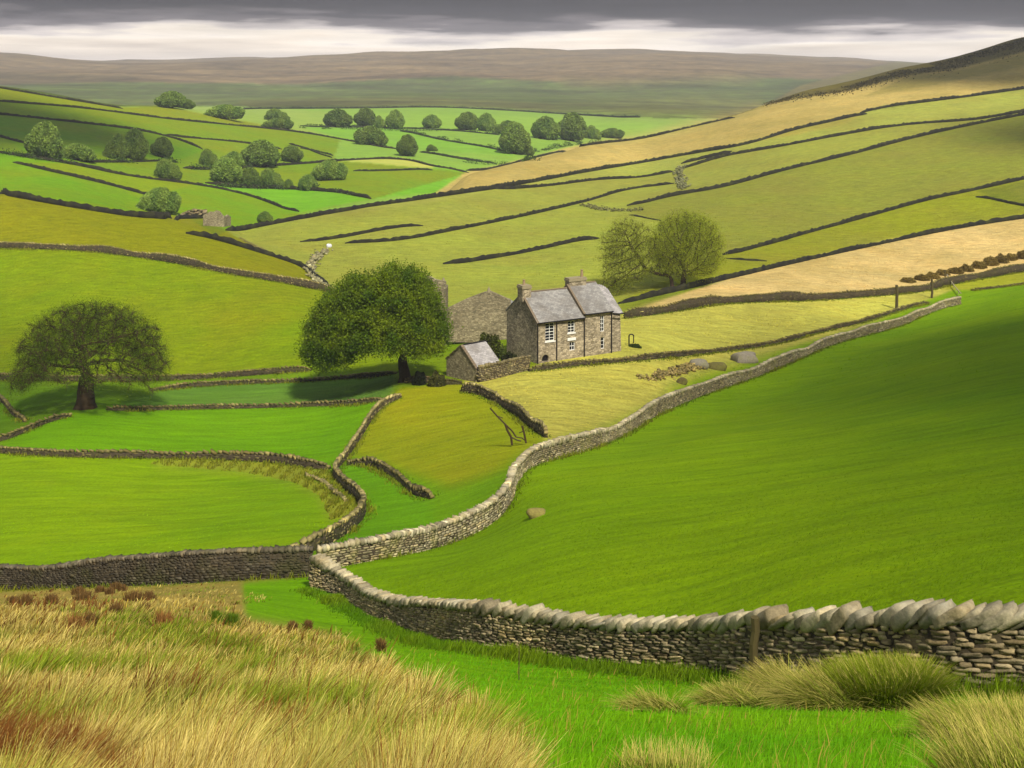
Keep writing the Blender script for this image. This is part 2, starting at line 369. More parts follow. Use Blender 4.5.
def ground_mat(name, streak, amt, bdist, tint, tint_amt, fine=9.0, spk=.12, mids=.5):
    m, nt, b = nmat(name)
    c = attr(nt)
    big = noise(nt, .035, 5, .6); mid = noise(nt, mids, 7, .75, vscale=streak); fn = noise(nt, fine, 3, .7, vscale=(1,.5,1))
    c = mixc(nt, remap(nt, big.outputs[0], .38, .68, 0, tint_amt), c, tint)
    c = mixc(nt, 1.0, c, remap(nt, mid.outputs[0], .25, .75, 1-amt, 1+amt), 'MULTIPLY')
    c = mixc(nt, 1.0, c, remap(nt, fn.outputs[0], .25, .75, 1-spk, 1+spk), 'MULTIPLY')
    nt.links.new(c, b.inputs['Base Color']); b.inputs['Roughness'].default_value = .95
    b.inputs['Specular IOR Level'].default_value = .05
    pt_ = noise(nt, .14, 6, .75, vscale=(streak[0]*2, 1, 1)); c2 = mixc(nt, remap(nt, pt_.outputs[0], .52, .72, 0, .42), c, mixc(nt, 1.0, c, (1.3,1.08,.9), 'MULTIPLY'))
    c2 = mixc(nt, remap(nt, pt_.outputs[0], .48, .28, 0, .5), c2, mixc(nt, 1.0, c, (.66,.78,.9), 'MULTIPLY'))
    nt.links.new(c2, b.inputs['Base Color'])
    h = mathn(nt, 'ADD', mid.outputs[0], mathn(nt, 'MULTIPLY', fn.outputs[0], .35))
    bump(nt, b, h, bdist, .8)
    return m
KM = np.array([.62,1.0,.80,.78,.9,.95])
GM = {
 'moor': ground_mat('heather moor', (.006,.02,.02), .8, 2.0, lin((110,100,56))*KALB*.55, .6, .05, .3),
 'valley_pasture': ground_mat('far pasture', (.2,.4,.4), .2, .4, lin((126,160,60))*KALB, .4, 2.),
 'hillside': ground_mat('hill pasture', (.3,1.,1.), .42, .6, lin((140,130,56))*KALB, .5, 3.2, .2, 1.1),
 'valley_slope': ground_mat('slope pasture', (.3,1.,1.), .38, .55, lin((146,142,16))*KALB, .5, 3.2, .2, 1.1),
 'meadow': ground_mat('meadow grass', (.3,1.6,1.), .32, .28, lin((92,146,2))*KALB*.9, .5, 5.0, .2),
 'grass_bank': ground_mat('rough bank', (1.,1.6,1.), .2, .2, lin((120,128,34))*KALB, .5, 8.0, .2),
}
V = np.stack([gX, gY, gZ], -1).reshape(-1, 3)
ii = np.arange(MU*MV).reshape(MU, MV)
Q = np.stack([ii[:-1,:-1], ii[1:,:-1], ii[1:,1:], ii[:-1,1:]], -1).reshape(-1, 4)
qk = gk[:-1,:-1].reshape(-1)
gc = gcol.reshape(-1, 3)
grounds = {}
for k, nm in enumerate(('moor','valley_pasture','hillside','valley_slope','meadow','grass_bank')):
    q = Q[qk == k]
    if not len(q): continue
    uq, inv = np.unique(q.ravel(), return_inverse=True)
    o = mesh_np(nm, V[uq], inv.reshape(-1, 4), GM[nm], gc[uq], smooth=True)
    prop(o, kind='structure'); grounds[nm] = o
# ground behind and beside the viewer, so that light and a sidestep find earth there
bx = np.linspace(-60, 60, 25); by = np.linspace(-60, 1.9, 14); BX, BY = np.meshgrid(bx, by, indexing='ij')
BZ = -1.75 - BY*.3 + (BX*-.0)
BZ = np.where(BY > 1.5, gz(np.clip(BX,-1.5,1.5), 1.9+0*BY)-.35, BZ) - .25
j = np.arange(25*14).reshape(25, 14)
o = mesh_np('hilltop', np.stack([BX,BY,BZ],-1).reshape(-1,3), np.stack([j[:-1,:-1],j[1:,:-1],j[1:,1:],j[:-1,1:]],-1).reshape(-1,4), GM['grass_bank'], lin((160,140,66))*KALB, smooth=True)
prop(o, kind='structure')

# ------------------------------------------------------------------ dry-stone walls
def stone_mat(name, moss, moss_amt, bd=.02, nscale=14):
    m, nt, b = nmat(name)
    c = attr(nt)
    n = noise(nt, nscale, 5, .7); n2 = noise(nt, nscale*.16, 4, .6); n3 = noise(nt, nscale*3, 2, .6)
    c = mixc(nt, 1.0, c, remap(nt, n.outputs[0], .25, .75, .62, 1.35), 'MULTIPLY')
    c = mixc(nt, 1.0, c, remap(nt, n3.outputs[0], .3, .7, .85, 1.15), 'MULTIPLY')
    c = mixc(nt, remap(nt, n2.outputs[0], .5, .66, 0, moss_amt), c, moss)
    nt.links.new(c, b.inputs['Base Color']); b.inputs['Roughness'].default_value = .9
    bump(nt, b, n.outputs[0], bd, .9)
    return m
MW = {
 'near': stone_mat('weathered gritstone', lin((150,142,84))*.6, .2, .03, 9),
 'cope': stone_mat('bleached cope slabs', lin((206,200,176))*.62, .35, .03, 7),
 'pale': stone_mat('pale limestone', lin((150,150,60))*.6, .35, .03, 6),
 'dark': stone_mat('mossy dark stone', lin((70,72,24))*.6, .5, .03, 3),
 'core': stone_mat('wall heart with painted shade', lin((40,36,26))*.5, .3, .02, 5),  # dark tone painted in as shade behind the stones
}
def rounded(n, k, seed, amp):
    """unit stone: cube split n x n per face, pulled towards a rounded block, roughened"""
    r = np.random.default_rng(seed); pts = {}; faces = []
    def vid(p):
        key = tuple(np.round(p, 5))
        if key not in pts: pts[key] = len(pts)
        return pts[key]
    for ax in range(3):
        for sg in (-1, 1):
            for i in range(n):
                for j in range(n):
                    q = []
                    for (a, b) in ((i,j),(i+1,j),(i+1,j+1),(i,j+1)):
                        p = np.zeros(3); p[ax] = sg; p[(ax+1)%3] = -1+2*a/n; p[(ax+2)%3] = -1+2*b/n; q.append(vid(p))
                    faces.append(q if sg > 0 else q[::-1])
    P = np.array(sorted(pts, key=pts.get)); s = P/np.linalg.norm(P, axis=1)[:,None]
    P = P*(1-k)+s*k*1.25
    lump = sum(np.sin(P@r.normal(0,1.6,3)+r.uniform(0,6))[:,None]*r.normal(0,1,3)*amp for _ in range(4))
    P = P+lump+r.normal(0, amp*.35, P.shape)
    P = P*(1/np.abs(P).max(0))
    return P*.5, np.array(faces)
ST = {'hi': [rounded(4, .24, 40+i, .06) for i in range(10)], 'slab': [rounded(4, .34, 140+i, .05) for i in range(10)], 'mid': [rounded(2, .22, 60+i, .08) for i in range(8)], 'lo': [rounded(1, .0, 80+i, .2) for i in range(6)]}

def smooth_line(P, it=2):
    P = np.asarray(P, float)
    for _ in range(it):
        a = P[:-1]*.75+P[1:]*.25; b = P[:-1]*.25+P[1:]*.75
        P = np.concatenate([P[:1], np.stack([a,b],1).reshape(-1,2), P[-1:]])
    return P
def wall_path(trace, H, base=False, ymin=0, step=.5, sm=9):
    """plan line of a wall from its traced centre line; H its height"""
    T = smooth_line(trace, 2); d = np.r_[0, np.cumsum(np.hypot(*np.diff(T, axis=0).T))]
    q = np.arange(0, d[-1], 1.0); q = np.r_[q, d[-1]]
    T = np.stack([np.interp(q, d, T[:,0]), np.interp(q, d, T[:,1])], -1)
    X, Y = hit(T[:,0], T[:,1], ymin)
    if not base:
        for _ in range(2): X, Y = hit(T[:,0], T[:,1]+.5*H*F/np.clip(Y, 20, 1000), ymin)
    # quiet the distance along the line
    k = min(sm, len(Y)//2*2-1)
    if k >= 3:
        L = np.log(Y); Lm = np.array([np.median(L[max(0,i-k):i+k+1]) for i in range(len(L))])
        ker = np.hanning(k+2)[1:-1]; ker /= ker.sum(); L = np.convolve(np.pad(Lm, k//2, mode='reflect', reflect_type='odd'), ker, 'valid')
        Y = np.exp(L); X = (T[:,0]-CX)/F*Y
    d = np.r_[0, np.cumsum(np.hypot(np.diff(X), np.diff(Y)))]
    n = max(2, int(d[-1]/step)); q = np.linspace(0, d[-1], n+1)
    return np.stack([np.interp(q, d, X), np.interp(q, d, Y)], -1)
def frame(path, s):
    d = np.r_[0, np.cumsum(np.hypot(*np.diff(path, axis=0).T))]
    X = np.interp(s, d, path[:,0]); Y = np.interp(s, d, path[:,1]); e = .6
    x1 = np.interp(s+e, d, path[:,0])-np.interp(s-e, d, path[:,0]); y1 = np.interp(s+e, d, path[:,1])-np.interp(s-e, d, path[:,1])
    a = np.arctan2(y1, x1); return X, Y, a, d[-1]
def place(kind, pos, ang, size, tilt, cols, rng, roll=None):
    """many stones at once -> arrays"""
    T = ST[kind]; which = rng.integers(0, len(T), len(pos)); Vs, Fs, Cs = [], [], []; off = 0
    for t in range(len(T)):
        m = which == t; k = m.sum()
        if not k: continue
        P, Fc = T[t]; v = P[None]*size[m][:,None,:]
        if roll is not None:
            cr, sr = np.cos(roll[m])[:,None], np.sin(roll[m])[:,None]; v = np.stack([v[...,0], v[...,1]*cr-v[...,2]*sr, v[...,1]*sr+v[...,2]*cr], -1)
        ct, st = np.cos(tilt[m])[:,None], np.sin(tilt[m])[:,None]
        v = np.stack([v[...,0]*ct-v[...,2]*st, v[...,1], v[...,0]*st+v[...,2]*ct], -1)
        ca, sa = np.cos(ang[m])[:,None], np.sin(ang[m])[:,None]
        v = np.stack([v[...,0]*ca-v[...,1]*sa, v[...,0]*sa+v[...,1]*ca, v[...,2]], -1)+pos[m][:,None,:]
        Vs.append(v.reshape(-1,3)); Fs.append((Fc[None]+(np.arange(k)*len(P))[:,None,None]).reshape(-1,4)+off)
        Cs.append(np.repeat(cols[m], len(P), 0)); off += k*len(P)
    return np.concatenate(Vs), np.concatenate(Fs), np.concatenate(Cs)
def stone_colours(n, rgb, rng, spread=.3):
    b = lin(rgb)*.62; v = np.exp(rng.normal(0, spread, n))[:,None]; w_ = np.abs(rng.normal(0, .05, (n,1)))
    return np.clip(b*v*np.concatenate([1+w_, np.ones((n,1)), 1-w_*1.5], 1), .005, .75)
def core_strip(path, H, th, z0, dip=.12):
    n = len(path); d = np.gradient(path, axis=0); d /= np.linalg.norm(d, axis=1)[:,None]+1e-9; nn = np.stack([-d[:,1], d[:,0]], -1)
    L = path+nn*th/2; R_ = path-nn*th/2; L2_ = path+nn*th*.36; R2_ = path-nn*th*.36
    V = np.concatenate([np.c_[L, z0-.35], np.c_[L2_, z0+H-dip], np.c_[R2_, z0+H-dip], np.c_[R_, z0-.35]])
    i = np.arange(n-1); q = lambda a, b: np.stack([a*n+i, a*n+i+1, b*n+i+1, b*n+i], -1)
    Fc = np.concatenate([q(0,1), q(1,2), q(2,3), q(3,0), [[0,n,2*n,3*n]], [[n-1,4*n-1,3*n-1,2*n-1]]])
    return V, Fc
def base_z(path, sm=5):
    z = gz(path[:,0], path[:,1])
    if len(z) > sm*2: z = np.convolve(np.pad(z, sm//2, mode='edge'), np.ones(sm)/sm, 'valid')
    return z
def stone_wall(name, path, H, th, lod, rgb, mat, label, group, seed, length=.34, course=.14, cope=.22, cope_rgb=None, cope_len=None, lean=0.5, cope_mat=None, face_rgb2=None):
    """wall of separate stones: body (core + courses) with a coping part; H may vary along the wall (array per path point)"""
    rng = np.random.default_rng(seed)
    dd = np.r_[0, np.cumsum(np.hypot(*np.diff(path, axis=0).T))]; z0 = base_z(path); total = dd[-1]
    Hs = np.broadcast_to(np.asarray(H, float), (len(path),))
    if np.ndim(H) == 0: Hs = Hs*(1+.22*(vnoise(dd, dd*0, 6, seed)-.5)*2)*(1-.5*np.exp(-np.minimum(dd, total-dd)/.8)*(lod == 'lo'))
    zf = lambda s: np.interp(s, dd, z0); hf = lambda s: np.interp(s, dd, Hs)
    mid = path[len(path)//2]; root = empty(name, (mid[0], mid[1], float(z0[len(path)//2]))); org = np.array(root.location)
    prop(root, label, 'wall', group)
    Vs, Fs, Cs = [], [], []; off = 0
    pos, ang, size, tilt = [], [], [], []
    hmax = Hs.max(); nrow = max(2, int(round((hmax-cope)/course)))
    for r in range(nrow):
        s = -rng.uniform(0, length)
        while s < total:
            l = length*rng.uniform(.55, 1.6)*(1.25-.45*r/nrow); sc_ = s+l/2; s += l
            if not 0 < sc_ < total: continue
            h = (hf(sc_)-cope)/nrow; pos.append((sc_, (r+.5)*h)); t_ = th*(1-.28*r/nrow)
            size.append((l*1.02, t_*rng.uniform(.92,1.1), h*rng.uniform(.95,1.2))); tilt.append(rng.normal(0,.035))
    pos = np.array(pos); size = np.array(size); X, Y, a, _ = frame(path, pos[:,0])
    P3 = np.stack([X, Y, zf(pos[:,0])+pos[:,1]], -1); slope = (zf(pos[:,0]+.4)-zf(pos[:,0]-.4))/.8
    c = stone_colours(len(P3), rgb, rng, .3 if lod != 'lo' else .5)
    if face_rgb2 is not None:
        m = vnoise(pos[:,0], pos[:,1]*3, 2.2, seed) > .55; c[m] = stone_colours(int(m.sum()), face_rgb2, rng)
    v, f, cc = place(lod, P3, a, size, np.array(tilt)+np.arctan(slope), c, rng)
    cv, cf = core_strip(path, Hs-cope*.5, th*.8, z0)
    v = np.concatenate([v, cv])-org; f = np.concatenate([f, cf+len(v)-len(cv)]); cc = np.concatenate([cc, np.tile(lin((78,68,48))*.5, (len(cv),1))])  # dark core colour paints the shade in the gaps between stones
    mesh_np('stonework', v, f, mat, cc, smooth=(lod != 'lo'), parent=root)
    # cope stones: slabs on edge, leaning along the wall
    pos, size = [], []; s = 0; cl = cope_len or length*.6
    while s < total:
        g = 1+.38*(vnoise(np.array([s]), np.array([0.]), 3.1, seed)[0]-.5)*2
        l = cl*rng.uniform(.6, 1.6)*g; pos.append(s+l/2); size.append((l*(.72 if lean > .6 else 1.15), th*.88*rng.uniform(.8,1.15), cope*(1.25 if lean < .6 else 2.2)*rng.uniform(.65,1.35)*g)); s += l
    pos = np.array(pos); size = np.array(size); X, Y, a, _ = frame(path, pos)
    P3 = np.stack([X, Y, zf(pos)+hf(pos)-cope*.5], -1); slope = (zf(pos+.4)-zf(pos-.4))/.8
    v, f, cc = place('slab' if lod == 'hi' else lod, P3, a, size, rng.normal(lean, .07 if lean > .6 else .14, len(pos))*-1+np.arctan(slope), stone_colours(len(P3), cope_rgb or rgb, rng, .28), rng)
    mesh_np('coping', v-org, f, cope_mat or mat, cc, smooth=(lod != 'lo'), parent=root)
    return root
def far_wall(name, path, H, th, rgb, mat, label, group, seed, rough=.16):
    """distant wall: one ragged ridge of stone with an uneven top and small gaps"""
    rng = np.random.default_rng(seed); n = len(path); z0 = gz(path[:,0], path[:,1])
    d = np.gradient(path, axis=0); d /= np.linalg.norm(d, axis=1)[:,None]+1e-9; nn = np.stack([-d[:,1], d[:,0]], -1)
    s = np.arange(n); hh = H*(1+rng.normal(0, rough*.7, n)+(vnoise(s*1., s*0., 14, seed)-.5)*.45); hh = np.maximum(hh, .25*H)*np.clip(.3+np.minimum(s, n-1-s)/5, 0, 1)
    w0 = th*.5*(1+rng.normal(0,.15,(n,1))); w1 = w0*.62
    V = np.concatenate([np.c_[path+nn*w0, z0-.4], np.c_[path+nn*w1, z0+hh*rng.uniform(.9,1,n)], np.c_[path-nn*w1, z0+hh], np.c_[path-nn*w0, z0-.4]])
    org = np.array([path[n//2,0], path[n//2,1], z0[n//2]])
    i = np.arange(n-1); q = lambda a, b: np.stack([a*n+i, a*n+i+1, b*n+i+1, b*n+i], -1)
    Fc = np.concatenate([q(0,1), q(1,2), q(2,3), q(3,0), [[0,n,2*n,3*n]], [[n-1,4*n-1,3*n-1,2*n-1]]])
    o = mesh_np(name, V-org, Fc, mat, stone_colours(len(V), rgb, rng, .35)); o.location = org
    prop(o, label, 'wall', group); return o

GRP = 'dry stone field walls'
# the long foreground wall: base traced, height read off at several columns
_base = [(314,579),(345,598),(370,613),(400,627),(440,640),(480,648),(530,655),(600,664),(650,669),(700,673),(750,677),(800,681),(850,684),(900,687),(960,690),(1070,693),(1160,697),(1280,703)]
p0 = wall_path(_base, 0, base=True, step=.2, sm=31)
_pxs = CX+F*p0[:,0]/p0[:,1]; _zb = base_z(p0)
_top = np.interp(_pxs, [314,345,372,400,450,490,530,560,600,640,700,740,760,800,840,870,900,930,950,1024,1070,1280], [553,573,590,598,600,603,609,614,617,619,617,616,610,614,611,612,607,606,606,609,610,614])
_zt = (HY-_top)/F*p0[:,1]; H0 = np.clip(_zt-_zb, .9, 1.75)
print('foreground wall heights', H0.min(), H0.max(), 'len', np.hypot(*np.diff(p0,axis=0).T).sum())
dist = p0[:,1]
k = int(np.argmax(dist < 30)) if dist[0] > dist[-1] else 0
stone_wall('dry_stone_wall', p0, H0, .62, 'hi', (158,144,110), MW['near'], 'long grey dry stone wall sweeping across the foreground with pale tilted cope slabs', GRP, 11,
           length=.36, course=.1, cope=.28, cope_rgb=(168,158,126), cope_len=.24, lean=1.22, cope_mat=MW['cope'], face_rgb2=(178,162,118))
# straight wall at the left, stone darkened to paint in its shade, and the pale wall climbing to the skyline of the meadow
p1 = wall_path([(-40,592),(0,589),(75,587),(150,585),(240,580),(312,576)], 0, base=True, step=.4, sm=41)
stone_wall('dry_stone_wall', p1, 1.32, .55, 'mid', (74,68,54), MW['dark'], 'straight dark grey wall with painted-in shade beyond the tawny grass, ending at the pale bend', GRP, 12, length=.26, course=.13, cope=.16, cope_rgb=(108,100,80), lean=.2)
p2 = wall_path(W['M1'], 1.25, step=.4, sm=25)
stone_wall('dry_stone_wall', p2, 1.3, .62, 'mid', (150,140,106), MW['pale'], 'pale winding wall that borders the big green meadow up to the far corner by the posts', GRP, 13, length=.34, course=.17, cope=.26, cope_rgb=(180,170,138), lean=.3, face_rgb2=(172,162,128))
# walls round the farm: smaller, darker, still of separate stones
MIDW = [
 ('D1', 1.1, 'long dark wall at the foot of the left slope, running behind the bare spreading tree'),
 ('D2', .8, 'thin curved wall along the top of the bluish green strip left of the leafy tree'),
 ('D3', .8, 'low dark wall under the bluish green strip, ending below the leafy tree'),
 ('D4', 1.1, 'dark wall crossing above the rounded field with the ribbed bank'),
 ('D5', .9, 'short wall dropping from the left picture edge near the bare spreading tree'),
 ('D6', .9, 'short dark wall slanting down to the left from the roots of the bare spreading tree'),
 ('E1', 1.0, 'dark wall zigzagging down from the leafy tree round the rounded field to the straight dark wall'),
 ('E3', .9, 'short curved wall between the yellowish paddock and the small green paddock'),
 ('E4', 1.2, 'curved mossy wall from the stone shed down to the pale winding wall'),
 ('E2', .35, 'very low tumbled line of stones along the top of the ribbed bank'),
 ('R10', .9, 'low dark wall from the farmhouse corner across to the two posts'),
 ('R9', 1.7, 'thick dark wall along the lower edge of the pale wheat coloured field'),
 ('R11', .8, 'short low wall at the right edge below the thick dark wall'),
 ('L1', 1.35, 'broad dark wall curving over the lower left slope, the nearest one there'),
]
MIDP = []
for i, (k, H, lab) in enumerate(MIDW):
    H *= .68 if k not in ('R9','L1','E4','E1') else .9
    pth = wall_path(W[k], H, step=.5, sm=21)
    dk = (88,82,48) if k not in ('L1','E1','E4','E2') else (112,104,66)
    stone_wall('dry_stone_wall', pth, H, .48, 'lo', dk, MW['dark'], lab, GRP, 20+i, length=.46, course=.24, cope=.2, cope_rgb=tuple(int(c*1.45) for c in dk), lean=.3, cope_len=.4)  # coping colour lightened to paint in sunlit wall tops
    MIDP.append((pth, H))
FARW = [
 ('L2', 1.5, 'dark wall along the crest of the left slope, up to the ruined barn'),
 ('L2b', 1.4, 'wall running down from the ruined barn to the bottom of the dale'),
 ('L3', 1.2, 'curved wall inside the upper left pasture, ending at the hazy bush'),
 ('L4', 1.2, 'long wall below the row of dark bushes on the left, down to the valley'),
 ('L5', 1.2, 'short wall from the left edge to the dark double bush'),
 ('L6', 1.2, 'third wall from the top of the left hill, bending down to the hedge trees'),
 ('L6b', 1.1, 'short wall branching right from the third wall of the left hill'),
 ('L7', 1.2, 'second wall from the top of the left hill, running on across the valley'),
 ('L8', 1.2, 'wall along the skyline of the left hill'),
 ('L9', 1.0, 'low wall under the hedge trees between the grey dome and the bushes on the left'),
 ('L10', 1.2, 'wall along the top of the brightest valley field and the yellow strip'),
 ('L11', 1.0, 'short curved wall just right of the rounded pale green trees'),
 ('L12', 1.5, 'thick hedge-like wall below the cluster of valley trees'),
 ('V5', 1.2, 'double field wall dropping right towards the big round tree'),
 ('V6', 1.2, 'wall under the far row of round trees in the valley'),
 ('V7', 1.3, 'short dark wall in the pasture left of the big round tree'),
 ('V8', 1.0, 'wall along the lower edge of the yellow strip field'),
 ('V9', 1.0, 'short bent wall left of the pale valley pasture'),
 ('V10', 1.8, 'farthest wall, at the foot of the brown moor'),
 ('R0', 1.5, 'main wall slanting over the whole right hillside, from the ruined barn upward'),
 ('R1', 1.4, 'topmost wall on the right hill, under the tawny grass'),
 ('R0c', 1.2, 'wall along the edge where the right hillside drops behind to the valley'),
 ('R2', 1.2, 'short wall just below the main hillside wall, left of the rubble scar'),
 ('R2c', 1.2, 'short green-topped wall right of the rubble scar, the upper of two'),
 ('R2b', 1.3, 'second wall from the top of the right hill, ending at the rubble scar'),
 ('R3', 1.4, 'third wall from the top of the right hill, edging the large olive field'),
 ('R4', 1.1, 'long wall across the middle of the hillside above the farmhouse'),
 ('R4b', .9, 'short wall above the pale tumbled wall at the dale bottom'),
 ('R5', 1.1, 'lowest wall above the farmhouse roofs, ending by the pair of thin trees'),
 ('R6', .5, 'faint low wall slanting down to the pair of thin trees'),
 ('R7', 1.2, 'wall along the lower edge of the large olive field'),
 ('R7b', .9, 'short wall forking downward at the right edge below the olive field'),
 ('R7c', .5, 'faint short stub of wall right of the pair of thin trees'),
 ('R8', 1.2, 'wall along the top of the pale wheat coloured field'),
]
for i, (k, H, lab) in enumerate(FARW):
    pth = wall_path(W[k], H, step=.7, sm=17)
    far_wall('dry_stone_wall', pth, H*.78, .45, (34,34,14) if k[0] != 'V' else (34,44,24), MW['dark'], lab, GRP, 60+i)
# pale tumbled wall: rubble
rng = np.random.default_rng(5)
def rubble(name, trace, label, n, rgb, size, spread, cat='rubble', H=.5, lod='lo'):
    pth = wall_path(trace, H, step=.5, sm=9); s = rng.uniform(0, 1, n)*np.hypot(*np.diff(pth,axis=0).T).sum(); X, Y, a, _ = frame(pth, s)
    X = X+rng.normal(0, spread, n); Y = Y+rng.normal(0, spread, n); sz = size*rng.uniform(.5,1.5,(n,3))*np.array([1.2,1,.7])
    z = gz(X, Y)+rng.uniform(0, H, n)*.8
    v, f, c = place(lod, np.stack([X,Y,z],-1), rng.uniform(0,6,n), sz, rng.normal(0,.3,n), stone_colours(n, rgb, rng), rng)
    org = np.array([pth[len(pth)//2,0], pth[len(pth)//2,1], float(gz(*pth[len(pth)//2]))])
    o = mesh_np(name, v-org, f, MW['pale'], c); o.location = org; prop(o, label, cat, kind='stuff'); return o
rubble('rubble', W['RX'], 'pale tumbled stones of a fallen wall in the bottom of the dale', 420, (150,146,110), .5, .5, H=.8)
rubble('rubble', [(681,162),(679,170),(680,178),(684,192)], 'scar of loose stones joining the hillside walls', 260, (120,122,84), .6, .9, H=.8)
rubble('rubble', [(585,203),(600,209),(622,210),(640,209)], 'low ring of loose mossy stones on the hillside above the thin trees', 260, (110,112,60), .5, 1.2, H=.6)
rubble('rubble', [(641,379),(660,375),(684,369),(700,363)], 'broken edge of earth and stones below the grey boulders', 240, (150,134,80), .35, .45, H=.4)

# ------------------------------------------------------------------ farmstead
def rubble_mat(name, base, mort, sc_=3.2, bd=.03, dark=.5):
    m, nt, b = nmat(name)
    tc = node(nt, 'ShaderNodeTexCoord'); mp = node(nt, 'ShaderNodeMapping'); mp.inputs['Scale'].default_value = (1,1,1.9)
    nt.links.new(tc.outputs['Object'], mp.inputs[0])
    v = node(nt, 'ShaderNodeTexVoronoi'); v.inputs['Scale'].default_value = sc_; nt.links.new(mp.outputs[0], v.inputs['Vector'])
    e = node(nt, 'ShaderNodeTexVoronoi'); e.feature = 'DISTANCE_TO_EDGE'; e.inputs['Scale'].default_value = sc_; nt.links.new(mp.outputs[0], e.inputs['Vector'])
    sp = node(nt, 'ShaderNodeSeparateColor'); nt.links.new(v.outputs['Color'], sp.inputs[0])
    c = mixc(nt, sp.outputs[0], lin(base)*.6*.6, lin(base)*.6*1.45)
    c = mixc(nt, remap(nt, sp.outputs[1], .6, 1, 0, .6), c, lin((118,104,72))*.6)
    n = noise(nt, .35, 5, .7); c = mixc(nt, 1.0, c, remap(nt, n.outputs[0], .3, .7, .72, 1.25), 'MULTIPLY')
    c = mixc(nt, remap(nt, e.outputs['Distance'], .0, .06, .75, 0), c, lin(mort)*.6)
    nt.links.new(c, b.inputs['Base Color']); b.inputs['Roughness'].default_value = .93
    bump(nt, b, remap(nt, e.outputs['Distance'], 0, .1, 0, 1), bd, 1); return m
def slate_mat(name, base):
    m, nt, b = nmat(name)
    tc = node(nt, 'ShaderNodeTexCoord'); br = node(nt, 'ShaderNodeTexBrick'); nt.links.new(tc.outputs['UV'], br.inputs['Vector'])
    for k, v in (('Scale',1.),('Mortar Size',.012),('Brick Width',.42),('Row Height',.26),('Bias',0.)): br.inputs[k].default_value = v
    br.inputs['Color1'].default_value = (*(lin(base)*.6*1.2), 1); br.inputs['Color2'].default_value = (*(lin(base)*.6*.72), 1); br.inputs['Mortar'].default_value = (*(lin(base)*.2), 1)
    n = noise(nt, 1.1, 6, .75); n2 = noise(nt, .5, 4, .6)
    c = mixc(nt, remap(nt, n.outputs[0], .5, .66, 0, .5), br.outputs[0], lin((196,190,176))*.6)
    c = mixc(nt, remap(nt, n2.outputs[0], .48, .62, 0, .45), c, lin((108,98,84))*.55)
    nt.links.new(c, b.inputs['Base Color']); b.inputs['Roughness'].default_value = .6; b.inputs['Specular IOR Level'].default_value = .4
    bump(nt, b, br.outputs['Fac'], -.02, .8); return m
def plain(name, rgb, rough=.7, k=.62, metal=0, nz=.12):
    m, nt, b = nmat(name); n = noise(nt, 6, 4, .6)
    c = mixc(nt, 1.0, lin(rgb)*k, remap(nt, n.outputs[0], .3, .7, 1-nz, 1+nz), 'MULTIPLY')
    nt.links.new(c, b.inputs['Base Color']); b.inputs['Roughness'].default_value = rough; b.inputs['Metallic'].default_value = metal; return m
M = dict(rubble=rubble_mat('farmhouse rubble', (194,178,146), (116,104,84)), gable=rubble_mat('barn rubble', (164,152,118), (94,88,66)),
         slate=slate_mat('lichened slate', (154,150,142)), slate2=slate_mat('worn pale slate', (178,172,166)), quoin=plain('dressed quoin stone', (156,144,112)),
         ridge=plain('ridge tile', (128,112,88)), pot=plain('clay pot', (164,140,104)), white=plain('white painted wood', (226,224,214), .5, .8), iron=plain('black iron gutter', (34,32,32), .5, .5),
         glass=plain('dark window glass', (34,36,40), .12, .4, nz=.05), oak=plain('old grey oak', (92,82,46), .85), dark=plain('dark doorway', (24,22,20), .9, .5))
class MB:
    def __init__(s): s.v = []; s.f = []; s.uv = {}
    def quad(s, pts, uv=None):
        i = len(s.v); s.v += [tuple(p) for p in pts]; s.f.append(tuple(range(i, i+len(pts))))
        if uv: s.uv[len(s.f)-1] = uv
    def box(s, a, b):
        x0,y0,z0 = a; x1,y1,z1 = b
        P = [(x0,y0,z0),(x1,y0,z0),(x1,y1,z0),(x0,y1,z0),(x0,y0,z1),(x1,y0,z1),(x1,y1,z1),(x0,y1,z1)]
        for q in ((0,3,2,1),(4,5,6,7),(0,1,5,4),(1,2,6,5),(2,3,7,6),(3,0,4,7)): s.quad([P[k] for k in q])
    def tube(s, p, q, r, n=8, r2=None):
        p = Vector(p); q = Vector(q); d = (q-p).normalized(); a = d.orthogonal().normalized(); b = d.cross(a); r2 = r if r2 is None else r2
        A_ = [p+(a*math.cos(2*math.pi*k/n)+b*math.sin(2*math.pi*k/n))*r for k in range(n)]; B_ = [q+(a*math.cos(2*math.pi*k/n)+b*math.sin(2*math.pi*k/n))*r2 for k in range(n)]
        for k in range(n): s.quad([A_[k], A_[(k+1)%n], B_[(k+1)%n], B_[k]])
        s.quad(A_[::-1]); s.quad(B_)
    def build(s, name, mat, parent=None, bevel=0):
        me = bpy.data.meshes.new(name); me.from_pydata([tuple(map(float, v)) for v in s.v], [], s.f)
        uvl = me.uv_layers.new(name='UVMap')
        for fi, uv in s.uv.items():
            p = me.polygons[fi]
            for li, c in zip(p.loop_indices, uv): uvl.data[li].uv = c
        me.materials.append(mat); o = bpy.data.objects.new(name, me); col.objects.link(o); o.parent = parent
        if bevel:
            b = o.modifiers.new('b', 'BEVEL'); b.width = bevel; b.segments = 2
        return o
